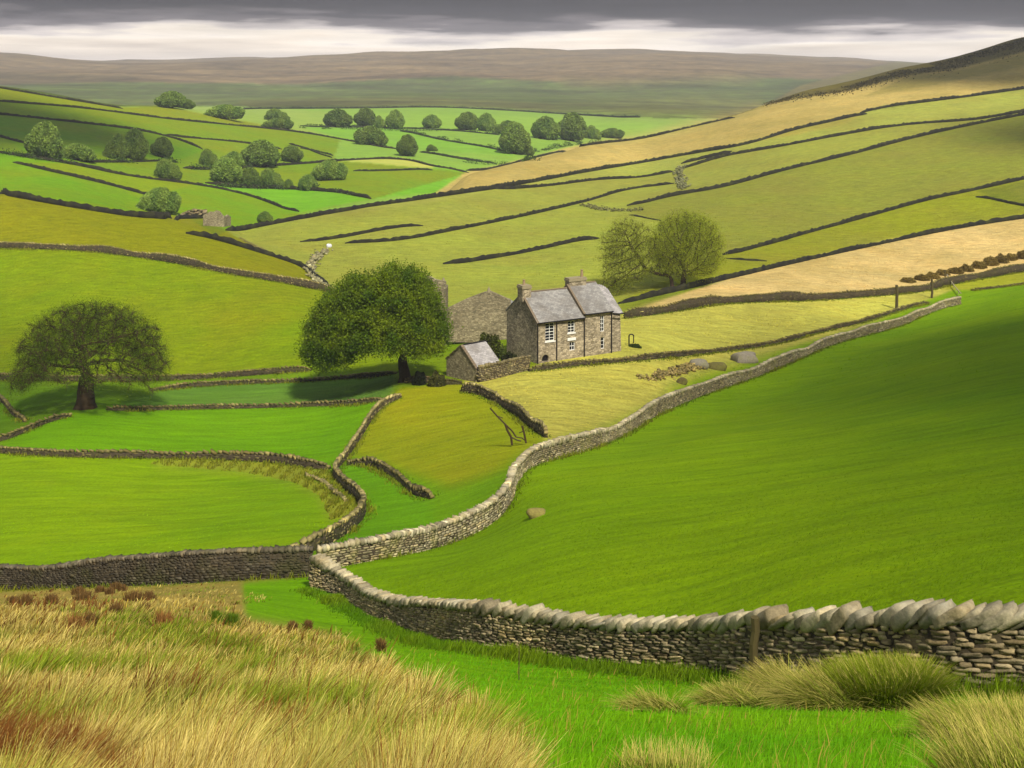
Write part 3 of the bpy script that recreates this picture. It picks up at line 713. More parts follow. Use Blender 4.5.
def wall_open(mb, L, z0, z1, th, opens, x_off=0.):
    """wall in the local x-z plane from y=0 (outer face) to y=th, with real openings (x0,x1,za,zb)"""
    xs = sorted({0., L, *[v for o in opens for v in o[:2]]}); zs = sorted({z0, z1, *[v for o in opens for v in o[2:]]})
    for i in range(len(xs)-1):
        for j in range(len(zs)-1):
            xm = (xs[i]+xs[i+1])/2; zm = (zs[j]+zs[j+1])/2
            if any(a < xm < b and c < zm < d for a,b,c,d in opens): continue
            a, b = xs[i]+x_off, xs[i+1]+x_off
            mb.quad([(a,0,zs[j]),(b,0,zs[j]),(b,0,zs[j+1]),(a,0,zs[j+1])]); mb.quad([(b,th,zs[j]),(a,th,zs[j]),(a,th,zs[j+1]),(b,th,zs[j+1])])
    for a,b,c,d in opens:
        a += x_off; b += x_off
        mb.quad([(a,0,c),(a,th,c),(b,th,c),(b,0,c)]); mb.quad([(a,0,d),(b,0,d),(b,th,d),(a,th,d)])
        mb.quad([(a,0,c),(a,0,d),(a,th,d),(a,th,c)]); mb.quad([(b,0,c),(b,th,c),(b,th,d),(b,0,d)])
def slope_roof(mb, x0, x1, y0, z0, y1, z1, t=.12, sag=.04, n=8):
    """one roof slope with thickness, eaves (y0,z0) to ridge (y1,z1), slightly sagging"""
    Ls = math.hypot(y1-y0, z1-z0); ny, nz = -(z1-z0)/Ls, (y1-y0)/Ls
    if nz < 0: ny, nz = -ny, -nz
    f = lambda i: (x0+(x1-x0)*i/n, -sag*math.sin(math.pi*i/n))
    for i in range(n):
        (a, sa), (b, sb) = f(i), f(i+1)
        mb.quad([(a,y0,z0+sa),(b,y0,z0+sb),(b,y1,z1+sb),(a,y1,z1+sa)], [(a,0),(b,0),(b,Ls),(a,Ls)])
        mb.quad([(a,y0-ny*t,z0+sa-nz*t),(a,y1-ny*t,z1+sa-nz*t),(b,y1-ny*t,z1+sb-nz*t),(b,y0-ny*t,z0+sb-nz*t)])
        mb.quad([(a,y0-ny*t,z0+sa-nz*t),(b,y0-ny*t,z0+sb-nz*t),(b,y0,z0+sb),(a,y0,z0+sa)])
    for xx in (x0, x1): mb.quad([(xx,y0,z0),(xx,y1,z1),(xx,y1-ny*t,z1-nz*t),(xx,y0-ny*t,z0-nz*t)])
def make_window(root, x, z, w_, h, cols, rows_, th, sill=True, panes_white=True):
    g = MB(); g.box((x,.17,z),(x+w_,.19,z+h)); wn = g.build('window', M['glass'], root)
    fr = MB(); t = .07
    fr.box((x,.10,z),(x+t,.165,z+h)); fr.box((x+w_-t,.10,z),(x+w_,.165,z+h)); fr.box((x+t,.10,z),(x+w_-t,.165,z+t)); fr.box((x+t,.10,z+h-t),(x+w_-t,.165,z+h))
    for i in range(1, cols): xx = x+w_*i/cols; fr.box((xx-.025,.115,z+t),(xx+.025,.16,z+h-t))
    for j in range(1, rows_): zz = z+h*j/rows_; fr.box((x+t,.11,zz-(.035 if j*2 == rows_ else .022)),(x+w_-t,.158,zz+(.035 if j*2 == rows_ else .022)))
    fr.build('window_frame', M['white'] if panes_white else M['iron'], wn)
    if sill: s = MB(); s.box((x-.1,-.09,z-.15),(x+w_+.1,.12,z-.002)); s.build('sill', M['white'] if panes_white else M['quoin'], wn)
    return wn
TH = math.radians(28)
CXw, CYw = (537-CX)/F*138, 138.0
house_z = -35.0
hs = empty('farmhouse', (CXw, CYw, house_z), TH)
prop(hs, 'two storey stone farmhouse with grey slate roofs and two chimneys in the dale', 'house')
EAVE, RIDGE, WD = 5.05, 7.8, 7.9       # main block
LA, LB, LC = 6.7, 4.1, 1.7             # main block, taller second block, low end bay
# openings on the front: window pairs as in the photo
opA = [(1.15,2.45,2.55,4.75),(4.35,5.35,3.25,4.7),(4.6,5.35,1.05,2.1),(.7,1.6,.15,.95)]
w1 = MB(); wall_open(w1, LA, -1.2, EAVE, .5, opA)
w1.quad([(0,0,-1.2),(0,0,EAVE),(0,WD/2,RIDGE),(0,WD,EAVE),(0,WD,-1.2)]); w1.quad([(.5,.5,-1.2),(.5,WD,-1.2),(.5,WD,EAVE),(.5,WD/2,RIDGE-.3),(.5,.5,EAVE)])
w1.quad([(0,WD,-1.2),(0,WD,EAVE),(LA+LB,WD,EAVE),(LA+LB,WD,-1.2)])
w1.build('wall', M['rubble'], hs)
EB, RB = 5.45, 8.25
opB = [(2.35,2.95,2.9,4.9),(2.45,2.95,.75,2.2)]
w2 = MB(); wall_open(w2, LB, -1.2, EB, .5, opB, LA+.003)
for xx in (LA+.003, LA+LB): w2.quad([(xx,0,-1.2),(xx,0,EB),(xx,WD/2,RB),(xx,WD,EB),(xx,WD,-1.2)])
w2.build('wall', M['rubble'], hs)
w3 = MB(); X0 = LA+LB; y_in = .18
w3.quad([(X0,y_in,-1.2),(X0+LC,y_in+.25,-1.2),(X0+LC-.15,y_in+.3,4.9),(X0,y_in,5.1)]); w3.quad([(X0+LC,y_in+.25,-1.2),(X0+LC,WD-.6,-1.2),(X0+LC-.15,WD-.6,4.9),(X0+LC-.15,WD/2,7.0),(X0+LC-.15,y_in+.3,4.9)])
w3.quad([(X0,WD-.3,-1.2),(X0,WD-.3,5),(X0+LC-.15,WD-.6,4.9),(X0+LC,WD-.6,-1.2)])
w3.build('wall', M['rubble'], hs)
r1 = MB(); slope_roof(r1, -.06, LA+.02, -.28, EAVE-.06, WD/2, RIDGE+.14); slope_roof(r1, -.06, LA+.02, WD+.28, EAVE-.06, WD/2, RIDGE+.14); rf1 = r1.build('roof', M['slate'], hs)
r2 = MB(); slope_roof(r2, LA+.05, LA+LB+.1, -.26, EB-.06, WD/2, RB+.14); slope_roof(r2, LA+.05, LA+LB+.1, WD+.28, EB-.06, WD/2, RB+.14); rf2 = r2.build('roof', M['slate'], hs)
r3 = MB(); n3 = 6
for i in range(n3):
    a, b = i/n3, (i+1)/n3; xa, xb = X0+.12+(LC+.05)*a, X0+.12+(LC+.05)*b; da, db = .9*a*a, .9*b*b
    r3.quad([(xa,-.05+.2*a,5.1-.3*a),(xb,-.05+.2*b,5.1-.3*b),(xb,WD/2,RB-.25-da),(xa,WD/2,RB-.25-da+.0)], [(xa,0),(xb,0),(xb,4.8),(xa,4.8)])
    r3.quad([(xa,WD-.1,5.1-.3*a),(xa,WD/2,RB-.25-da),(xb,WD/2,RB-.25-db),(xb,WD-.1,5.1-.3*b)], [(xa,0),(xa,4.8),(xb,4.8),(xb,0)])
rf3 = r3.build('roof', M['slate2'], hs); prop(rf3, 'paler curved roof over the end bay')
# verges, ridges, gutters, pipes
vg = MB()
for xx, ez, rz in ((LA+.02, EB-.0, RB+.12),):
    for sgn in (0, 1):
        y0 = -.26 if sgn == 0 else WD+.28
        vg.quad([(xx-.2,y0,ez),(xx+.06,y0,ez),(xx+.06,WD/2,rz+.1),(xx-.2,WD/2,rz+.1)]); vg.quad([(xx-.2,y0,ez-.35),(xx-.2,y0,ez),(xx-.2,WD/2,rz+.1),(xx-.2,WD/2,rz-.4)])
vg.build('verge', M['ridge'], rf2)
vg = MB(); vg.quad([(-.12,-.3,EAVE-.1),(.14,-.3,EAVE-.04),(.14,WD/2,RIDGE+.2),(-.12,WD/2,RIDGE+.2)]); vg.quad([(-.12,-.3,EAVE-.1),(-.12,WD/2,RIDGE+.2),(-.12,WD/2,RIDGE-.1),(-.12,-.3,EAVE-.4)]); vg.build('verge', M['ridge'], rf1)
for (a, b, z, r_) in ((0,LA,RIDGE+.16,rf1),(LA+.1,LA+LB,RB+.16,rf2)):
    t_ = MB(); t_.tube((a,WD/2,z),(b,WD/2,z),.11,6); t_.build('ridge_tiles', M['ridge'], r_)
for (a, b, z) in ((-.05,LA,EAVE-.12),(LA+.05,LA+LB,EB-.12),(X0+.05,X0+LC,4.95)):
    t_ = MB(); t_.tube((a,-.33,z),(b,-.33,z),.09,6); t_.build('gutter', M['iron'], hs)
for (x, z0, z1) in ((.06,-.4,EAVE-.2),(2.72,-.3,EAVE-.2),(LA-.02,-.3,EB-.2),(LA+LB-.12,-.3,EB-.2)):
    t_ = MB(); t_.tube((x,-.11,z0),(x,-.11,z1),.07,6); t_.tube((x,-.11,z1),(x,-.33,z1+.12),.06,6); t_.build('drainpipe', M['iron'], hs)
make_window(hs, 1.15, 2.55, 1.3, 2.2, 2, 6, .5); make_window(hs, 4.35, 3.25, 1.0, 1.45, 2, 4, .5); make_window(hs, 4.6, 1.05, .75, 1.05, 2, 2, .5, sill=False)
make_window(hs, LA+2.353, 2.9, .6, 2.0, 2, 4, .5, sill=False); make_window(hs, LA+2.453, .75, .5, 1.45, 1, 3, .5, sill=False)
t_ = MB(); t_.box((4.25,-.12,2.3),(5.45,.1,2.62)); t_.build('lintel', M['white'], hs)
t_ = MB(); t_.box((.72,.2,.15),(1.58,.26,.93)); dr = t_.build('hatch', M['dark'], hs)
t_ = MB(); 
for k in range(7):
    a0, a1 = math.pi*k/7, math.pi*(k+1)/7; c_ = (1.15, .55)
    P_ = [(1.15+.62*math.cos(a0),.5+.62*math.sin(a0)),(1.15+.62*math.cos(a1),.5+.62*math.sin(a1)),(1.15+.47*math.cos(a1),.5+.47*math.sin(a1)),(1.15+.47*math.cos(a0),.5+.47*math.sin(a0))]
    t_.quad([(p[0],-.04,p[1]) for p in P_]); t_.quad([(P_[0][0],-.04,P_[0][1]),(P_[0][0],.1,P_[0][1]),(P_[1][0],.1,P_[1][1]),(P_[1][0],-.04,P_[1][1])])
t_.build('arch_stones', M['quoin'], hs)
def stack(root, x0, x1, y0, y1, z0, z1, pots):
    c = MB(); c.box((x0,y0,z0),(x1,y1,z1)); ch = c.build('chimney', M['rubble'], root)
    c = MB(); c.box((x0-.1,y0-.1,z1-.35),(x1+.1,y1+.1,z1-.12)); c.box((x0-.04,y0-.04,z1-.117),(x1+.04,y1+.04,z1+.06)); c.build('chimney_cap', M['quoin'], ch)
    for (px_, py_, h_) in pots:
        c = MB(); c.tube((px_,py_,z1+.05),(px_,py_,z1+h_),.2,8,.15); c.tube((px_,py_,z1+h_+.003),(px_,py_,z1+h_+.07),.2,8); c.build('chimney_pot', M['pot'], ch)
stack(rf1, -.25, .95, WD/2-.75, WD/2+.55, RIDGE-.9, RIDGE+1.05, [(.35,WD/2,.6)])
stack(rf2, LA+.05, LA+2.55, WD/2-.3, WD/2+.75, RB-.9, RB+.85, [(LA+2.2,WD/2+.2,.9)])

# shed by the tree
def gabled(name, ax, ay, z, th_, L, W_, eave, ridge, label, cat, wm, rm, left_low=0, roof=True, finial=False, ridge_gap=False):
    r = empty(name, (ax, ay, z), th_); prop(r, label, cat)
    m = MB(); m.quad([(0,0,-1.2),(L,0,-1.2),(L,0,eave),(0,0,eave)]); m.quad([(0,0,-1.2),(0,0,eave),(0,W_/2,ridge),(0,W_,eave),(0,W_,-1.2)])
    m.quad([(L,0,-1.2),(L,W_,-1.2),(L,W_,eave),(L,W_/2,ridge),(L,0,eave)]); m.quad([(0,W_,-1.2),(0,W_,eave),(L,W_,eave),(L,W_,-1.2)]); m.build('wall', wm, r)
    if roof:
        m = MB(); slope_roof(m, .25, L+.12, -.2, eave-.02, W_/2, ridge+.12, .1); slope_roof(m, .25, L+.12, W_+.2, eave-.02, W_/2, ridge+.12, .1); rr = m.build('roof', rm, r)
        m = MB()
        for y0, y1, za, zb in ((-.12, W_/2, eave+.02, ridge+.2), (W_+.12, W_/2, eave+.02, ridge+.2)):
            for k in range(9):
                a, b = k/9, (k+.9)/9; ya, yb = y0+(y1-y0)*a, y0+(y1-y0)*b; zz, z2 = za+(zb-za)*a, za+(zb-za)*b
                m.quad([(-.08,ya,zz),(.3,ya,zz),(.3,yb,z2),(-.08,yb,z2)]); m.quad([(-.08,ya,zz-.2),(-.08,ya,zz),(-.08,yb,z2),(-.08,yb,z2-.2)]); m.quad([(.3,ya,zz-.2),(.3,yb,z2-.2),(.3,yb,z2),(.3,ya,zz)])
        m.build('verge', M['ridge'], rr)
        m = MB(); m.tube((.3,W_/2,ridge+.14),(L+.1,W_/2,ridge+.14),.1,6); m.build('ridge_tiles', M['iron'] if ridge_gap else M['ridge'], rr)
    if finial:
        m = MB(); m.tube((.15,W_/2,ridge-.1),(.15,W_/2,ridge+.35),.28,7,.2); m.tube((.15,W_/2,ridge+.353),(.15,W_/2,ridge+.7),.12,7,.03); m.build('finial', M['quoin'], r)
    return r
shx, shy = (476-CX)/F*131.5, 131.5
gabled('stone_shed', shx, shy, -(381-HY)/F*shy, math.radians(38), 3.5, 6.0, 1.45, 3.45, 'small stone shed with a pale slate roof, between the leafy tree and the farmhouse', 'shed', M['gable'], M['slate2'], ridge_gap=True)
# barn whose gable faces the viewer, behind the house
bw = 8.2; bx0, by0 = (448-CX)/F*156, 156.0; bz0 = HY; zg = lambda py, Y: -(py-HY)/F*Y
gb = empty('stone_barn', (bx0, by0, zg(321, by0)-.9), math.radians(-3)); prop(gb, 'stone barn gable with a small finial, behind the left end of the farmhouse', 'barn')
H1 = (321-308)/F*156+.9; HP = (321-291)/F*156+.9; H2 = (321-299)/F*156+.9
m = MB(); m.quad([(0,0,-2),(8.6,0,-2),(8.6,0,H2),(8.2,0,H2+.1),(5.9,0,HP),(5.0,0,HP-.1),(2.6,0,H1+(HP-H1)*.55),(0,0,H1)])
m.quad([(0,.5,H1-1.9),(0,.5,H1),(2.6,.5,H1+(HP-H1)*.55),(5.0,.5,HP-.1),(5.9,.5,HP),(8.2,.5,H2+.1),(8.6,.5,H2),(8.6,.5,H2-1.9)])
_pr = [(0,H1),(2.6,H1+(HP-H1)*.55),(5.0,HP-.1),(5.9,HP),(8.2,H2+.1),(8.6,H2)]
for (a,b),(c,d) in zip(_pr[:-1],_pr[1:]): m.quad([(a,0,b),(c,0,d),(c,.5,d),(a,.5,b)])
m.quad([(0,0,-2),(0,0,H1),(0,.5,H1),(0,.5,H1-1.8),(0,7,H1-1.8),(0,7,-2)]); m.quad([(8.6,0,-2),(8.6,7,-2),(8.6,7,H2-1.8),(8.6,.5,H2-1.8),(8.6,.5,H2),(8.6,0,H2)]); m.quad([(0,7,-2),(0,7,H1-1.8),(5.8,7,HP-1.9),(8.6,7,H2-1.8),(8.6,7,-2)]); m.build('wall', M['gable'], gb)
m = MB(); m.quad([(-.1,.35,H1-1.6),(5.8,.35,HP-1.7),(5.8,7.1,HP-1.7),(-.1,7.1,H1-1.6)], [(0,0),(6.2,0),(6.2,7),(0,7)]); m.quad([(5.8,.35,HP-1.7),(8.7,.35,H2-1.6),(8.7,7.1,H2-1.6),(5.8,7.1,HP-1.7)], [(0,0),(3,0),(3,7),(0,7)]); m.build('roof', M['slate'], gb)
m = MB(); m.tube((5.6,.2,HP-.2),(5.6,.2,HP+.3),.3,7,.2); m.tube((5.6,.2,HP+.303),(5.6,.2,HP+.62),.13,7,.04); m.build('finial', M['quoin'], gb)
# ruined gable behind the leafy tree
rx, ry = (412-CX)/F*150, 150.0
rg = empty('ruined_barn', (rx, ry, zg(330, ry)), 0); prop(rg, 'tall stump of a stone gable peeping out behind the right side of the leafy tree', 'ruin')
hR = (330-281)/F*150; hL = (330-276)/F*150; wR = (446-412)/F*150
m = MB(); prof = [(0,hL),(wR*.35,hL-.1),(wR*.55,hR+.5),(wR*.72,hR+.1),(wR*.9,hR),(wR,hR-.1)]
m.quad([(0,0,-2),(wR,0,-2)]+[(x,0,z) for x,z in prof[::-1]]); m.quad([(0,.7,-2)]+[(x,.7,z) for x,z in prof]+[(wR,.7,-2)])
for (a,b),(c,d) in zip(prof[:-1], prof[1:]): m.quad([(a,0,b),(c,0,d),(c,.7,d),(a,.7,b)])
m.quad([(wR,0,-2),(wR,.7,-2),(wR,.7,prof[-1][1]),(wR,0,prof[-1][1])]); m.quad([(wR-.7,.7,-2),(wR-.7,5,-2),(wR-.7,5,hR-1.4),(wR-.7,.7,hR-1.2)]); m.quad([(wR,.7,-2),(wR,5,-2),(wR,5,hR-1.4),(wR,.7,hR-1.2)][::-1]); m.quad([(wR-.7,.7,hR-1.2),(wR,.7,hR-1.2),(wR,5,hR-1.4),(wR-.7,5,hR-1.4)]); m.build('wall', M['gable'], rg)
m = MB(); m.tube((wR-.35,.35,hR-.2),(wR-.35,.35,hR+.35),.22,7,.12); m.build('finial', M['quoin'], rg)
# yard wall, taller, shed to house corner
def wp(trace, H): return wall_path(trace, H, step=.4, sm=9)
stone_wall('yard_wall', wp([(478,376),(500,371),(515,367),(529,363)], 1.5), 1.55, .55, 'mid', (126,116,82), MW['pale'], 'lichened wall of the yard between the stone shed and the front of the farmhouse', GRP, 201, length=.34, course=.2, cope=.24, lean=.2)
stone_wall('yard_wall', wp([(405,379),(425,379),(440,381),(462,381)], .8), .8, .5, 'lo', (96,86,48), MW['dark'], 'low mossy wall under the leafy tree, in front of the stone shed', GRP, 202, length=.34, course=.2, cope=.2, lean=.2)
# ruined barn at the dale head
rbx, rby = (203-CX)/F*262, 262.0
def rough_mass(name, px0, px1, base, top, Y, D, label, seed, cat='ruin'):
    r_ = np.random.default_rng(seed); n = 240; xs = r_.uniform(px0, px1, n); t = r_.uniform(0, 1, n)
    tp = np.interp(xs, np.linspace(px0, px1, len(top)), top); py = base+(tp-base)*t; y = Y+r_.uniform(0, D, n)*(1-.3*t)
    X = (xs-CX)/F*Y; Z = -(py-HY)/F*Y
    v, f, c = place('mid', np.stack([X,y,Z],-1), r_.normal(0,.3,n), np.stack([r_.uniform(.5,1.3,n),r_.uniform(.5,1.2,n),r_.uniform(.35,.8,n)],-1), r_.normal(0,.15,n), stone_colours(n, (124,112,86), r_), r_)
    org = np.array([(px0+px1)/2/F*Y-CX/F*Y, Y+D/2, -(base-HY)/F*Y]); o = mesh_np(name, v-org, f, MW['pale'], c); o.location = org; prop(o, label, cat); return o
gy_ = lambda px, py: float(hit(px, py)[1][0])
Yr = gy_(214,226)-1; sx_ = Yr/F
rb = empty('ruined_barn', ((203-CX)*sx_, Yr, zg(228, Yr))); prop(rb, 'square grey ruined barn at the head of the dale, where the slope walls meet', 'ruin')
def ragged(mb, pts, th, x=None):
    # upright wall with a ragged top from (x, z) points
    for (a,b),(c,d) in zip(pts[:-1], pts[1:]):
        mb.quad([(a,0,-1.5),(c,0,-1.5),(c,0,d),(a,0,b)]); mb.quad([(c,th,-1.5),(a,th,-1.5),(a,th,b),(c,th,d)]); mb.quad([(a,0,b),(c,0,d),(c,th,d),(a,th,b)])
    for (a,b) in (pts[0], pts[-1]): mb.quad([(a,0,-1.5),(a,th,-1.5),(a,th,b),(a,0,b)])
m = MB(); ragged(m, [(0,3.2),(.7,3.5),(1.6,4.0),(2.5,3.9),(3.2,4.3),(4.0,4.1),(4.6,3.3),(5.2,2.6)], .6)
w_ = m.build('wall', M['gable'], rb)
m = MB(); ragged(m, [(0,3.0),(1.2,2.6),(2.6,2.9),(4,2.2)], .6); w_ = m.build('wall', M['gable'], rb); w_.rotation_euler.z = math.radians(80); w_.location = (5.1,.3,0)
m = MB(); ragged(m, [(0,3.1),(1.2,2.9),(2.6,2.2),(4,2.4)], .6); w_ = m.build('wall', M['gable'], rb); w_.rotation_euler.z = math.radians(97); w_.location = (.55,.3,0)
rough_mass('stone_pile', 181, 205, 218.5, (215,211,210,211), gy_(192,217)-1.5, 2, 'heap of fallen grey stone just left of the ruined barn', 32, 'stone pile')
# boulders
def boulder(px0, px1, base, top, label, seed, rgb=(150,142,120), D=None, mat='pale', group='grey boulders in the pasture'):
    Y = gy_((px0+px1)/2, base); Wd = (px1-px0)/F*Y; Hh = (base-top)/F*Y*1.15
    P, Fc = rounded(6, .8, seed, .06); cs = 1.0
    P = P*np.array([Wd, D or Wd*.7, Hh*1.5]); org = np.array([((px0+px1)/2-CX)/F*Y, Y, float(gz(((px0+px1)/2-CX)/F*Y, Y))]); P[:,2] += Hh*.22
    g = np.random.default_rng(seed); c = np.tile(lin(rgb)*.6, (len(P),1))
    o = mesh_np('boulder', P, Fc, MW[mat], c, smooth=True); o.location = org; o.rotation_euler.z = g.uniform(-.2,.2); prop(o, label, 'boulder', group)
boulder(687,709,366.5,359,'grey boulder, left and rounder of the pair on the pale pasture above the pale wall',301)
boulder(731,759,361.5,352.5,'broad flat-topped boulder, the right one on the pale pasture above the pale wall',302,(160,150,128))
boulder(707,727,369,362.5,'small mossy boulder between and below the two larger grey ones',303,(120,112,58))
boulder(526,547,516.5,509,'lone mossy boulder lying in the big green meadow',304,(150,138,72),group='lone boulder')
boulder(676,688,383.5,377.5,'small brown boulder on the broken earth edge above the pale wall',305,(108,98,50))
_w = hit(329,248); boulder(326,332,247,244,'small white stone on top of the tumbled wall in the dale bottom',306,(235,235,240))

# posts, stake, gates, fallen branch
def post(px, base, top, r, label, name='wooden_post', tiltx=0, ymin=0, mat='oak', Y=None, cat='post', dark=False):
    if Y is None: Y = gy_(px, base)
    X = (px-CX)/F*Y; z = float(gz(X, Y)); H = (base-top)/F*Y
    m = MB(); n = 6; g = random.Random(int(px)); pr = [(0,-.4)]; last = None
    pts = [Vector((tiltx*H*k/n+g.uniform(-1,1)*r*.25, 0, -.3+(H+.3)*k/n)) for k in range(n+1)]
    for k in range(n): m.tube(pts[k], pts[k+1], r*(1-.12*k/n), 7, r*(1-.12*(k+1)/n))
    o = m.build(name, M[mat], None, 0); o.location = (X, Y, z); prop(o, label, cat); return o, (X, Y, z, H)
_nx, _ny = -np.gradient(p0[:,1]), np.gradient(p0[:,0]); _nl = np.hypot(_nx,_ny); _sg = np.where(_ny > 0, -1, 1)
_qx, _qy = p0[:,0]+_sg*_nx/_nl*.52, p0[:,1]+_sg*_ny/_nl*.52; _k = int(np.argmin(abs(CX+F*_qx/_qy-750)))
p_, q_ = post(float(CX+F*_qx[_k]/_qy[_k]), 676, 609, .1, 'weathered square wooden post standing against the foreground wall', Y=float(_qy[_k]), tiltx=.05)
post(519, 689, 655, .012, 'thin pale stake below the foreground wall', name='stake', cat='stake', Y=24)
post(897, 309, 285, .28, 'bushy mossed post left of the taller post by the thick dark wall')
post(932, 298, 279, .22, 'tall dark post where the thick dark wall meets the pale wall')
post(945, 278, 270, .14, 'short post on the wheat coloured field above the end of the pale wall')
# rail from the post down to the end of the pale wall
a = Vector((*[float(v[0]) for v in hit(947, 278)], 0)); b = Vector((*[float(v[0]) for v in hit(961, 297)], 0)); a.z = float(gz(a.x,a.y))+.3; b.z = float(gz(b.x,b.y))+.6
m = MB()
for k in range(6):
    p = a.lerp(b, k/6); q = a.lerp(b, (k+1)/6); p.z = float(gz(p.x,p.y))+.7; q.z = float(gz(q.x,q.y))+.7; m.tube(p, q, .1, 5); m.tube((p.x,p.y,p.z-.9), (p.x,p.y,p.z+.1), .06, 5)
fo = m.build('rail_fence', plain('bleached timber', (176,166,136))); prop(fo, 'short bleached rail dropping to the top end of the pale wall', 'fence')
# garden arch by the house end
Yg = 147.; gx = (629-CX)/F*Yg; m = MB(); m.tube((0,0,-.3),(0,0,1.1),.09,6)
for k in range(6):
    t0, t1 = math.pi*k/6, math.pi*(k+1)/6; m.tube((.3-.3*math.cos(t0),0,1.1+.25*math.sin(t0)),(.3-.3*math.cos(t1),0,1.1+.25*math.sin(t1)),.09,6)
m.tube((.6,0,1.1),(.6,0,.2),.07,6); o = m.build('garden_arch', M['iron']); o.location = (gx, Yg, float(gz(gx, Yg))+.2); prop(o, 'small black hooped arch beside the right end of the farmhouse', 'arch')
# fallen dead branch in the paddock
Yb = float(hit(512, 447)[1][0]); m = MB(); zz = lambda px, py: ((px-CX)/F*Yb, 0, -(py-HY)/F*Yb)
for pth, r0 in (([(490,408),(497,416),(505,424),(512,431),(516,437)],.07),([(505,424),(507,430),(511,437),(512,445)],.1),([(511,437),(517,440),(521,441)],.06),([(497,416),(503,418)],.04),([(516,437),(522,438),(526,441)],.05),([(522,426),(524,433),(526,443)],.09),([(524,431),(519,433)],.04)):
    for (a, b) in zip(pth[:-1], pth[1:]): m.tube(zz(*a), zz(*b), r0, 5)
oz = float(gz((512-CX)/F*Yb, Yb)); o = m.build('dead_branch', plain('bare dead wood', (70,54,30))); o.location = (0, Yb, 0)
prop(o, 'bare forked dead branch stuck upright in the paddock below the stone shed', 'branch')

# ------------------------------------------------------------------ trees
def leaf_mat(name, rgb, trans=.35, var=.25):
    m, nt, b = nmat(name); c = attr(nt); oi = node(nt, 'ShaderNodeObjectInfo')
    c = mixc(nt, 1.0, c, remap(nt, oi.outputs['Random'], 0, 1, 1-var, 1+var), 'MULTIPLY')
    nt.links.new(c, b.inputs['Base Color']); b.inputs['Roughness'].default_value = .7; b.inputs['Specular IOR Level'].default_value = .15
    tr = node(nt, 'ShaderNodeBsdfTranslucent'); nt.links.new(c, tr.inputs[0]); mx = node(nt, 'ShaderNodeMixShader'); mx.inputs[0].default_value = trans
    nt.links.new(b.outputs[0], mx.inputs[1]); nt.links.new(tr.outputs[0], mx.inputs[2]); nt.links.new(mx.outputs[0], nt.nodes['Material Output'].inputs[0]); return m
BARK = plain('dark fissured bark', (74,58,36), .95, .55, nz=.3)
LEAF = leaf_mat('leaves', None)
def colonise(trunk_pts, att, step, infl, kill, seed, maxit=140, bias=(0,0,.0)):
    """branches grow towards the points of the crown; returns nodes, parent"""
    N = [np.array(p, float) for p in trunk_pts]; par = [-1]+list(range(len(N)-1)); A_ = att.copy(); bias = np.array(bias)
    for it in range(maxit):
        if not len(A_): break
        P = np.array(N); d2 = ((A_[:,None]-P[None])**2).sum(-1); nn = d2.argmin(1); dm = np.sqrt(d2[np.arange(len(A_)), nn])
        ok = dm < infl
        if not ok.any(): infl *= 1.5; continue
        new = 0
        for k in np.unique(nn[ok]):
            v = A_[ok & (nn == k)]-P[k]; v = (v/np.linalg.norm(v, axis=1)[:,None]).sum(0); L = np.linalg.norm(v)
            if L < 1e-6: continue
            v = v/L+bias; v /= np.linalg.norm(v); q = P[k]+v*step
            if np.min(((P-q)**2).sum(1)) < (step*.45)**2: continue
            N.append(q); par.append(int(k)); new += 1
        P = np.array(N); A_ = A_[np.sqrt(((A_[:,None]-P[None, -max(new,1):])**2).sum(-1)).min(1) > kill] if new else A_
        if not new: break
    return np.array(N), np.array(par)
def branch_mesh(N, par, r_tip, expo, r_base, jit, rng, sides=5, flare=0, ntr=0):
    n = len(N); w_ = np.zeros(n); ch = np.bincount(par[1:], minlength=n)
    w_[ch == 0] = r_tip**expo
    for i in range(n-1, 0, -1): w_[par[i]] += w_[i]
    r = w_**(1/expo); r = r*min(1, r_base/r[0]) if r[0] > r_base else r
    r = np.maximum(r, r_tip*.6); 
    if ntr: r[:ntr] = np.linspace(r_base, r_base*.78, ntr)
    if flare: 
        h = N[:,2]-N[0,2]; m = np.arange(n) < max(ntr, 3); r[m] = r[m]*(1+flare*np.exp(-h[m]/.55))
    P = N.copy(); P[3:] += rng.normal(0, jit, (n-3, 3))
    V, Fq = [], []; k = np.arange(sides)*2*math.pi/sides
    idx = np.arange(1, n); a = P[par[idx]]; b = P[idx]; d = b-a; L = np.linalg.norm(d, axis=1); d = d/L[:,None]
    u = np.cross(d, np.where(abs(d[:,2:3]) > .9, [[1.,0,0]], [[0,0,1.]])); u /= np.linalg.norm(u, axis=1)[:,None]; v = np.cross(d, u)
    ra = np.minimum(r[par[idx]], r[idx]*1.35); ra[idx < max(ntr,2)] = r[par[idx]][idx < max(ntr,2)]; rb = r[idx]
    ring = lambda c, rr: c[:,None]+(u[:,None]*np.cos(k)[None,:,None]+v[:,None]*np.sin(k)[None,:,None])*rr[:,None,None]
    A1 = ring(a-d*ra[:,None]*.1, ra); B1 = ring(b, rb); m_ = len(idx)
    Vv = np.concatenate([A1, B1], 1).reshape(-1, 3); base = np.arange(m_)[:,None]*2*sides; kk = np.arange(sides)[None]
    Fq = np.stack([base+kk, base+(kk+1)%sides, base+sides+(kk+1)%sides, base+sides+kk], -1).reshape(-1,4)
    return Vv, Fq, r, ch
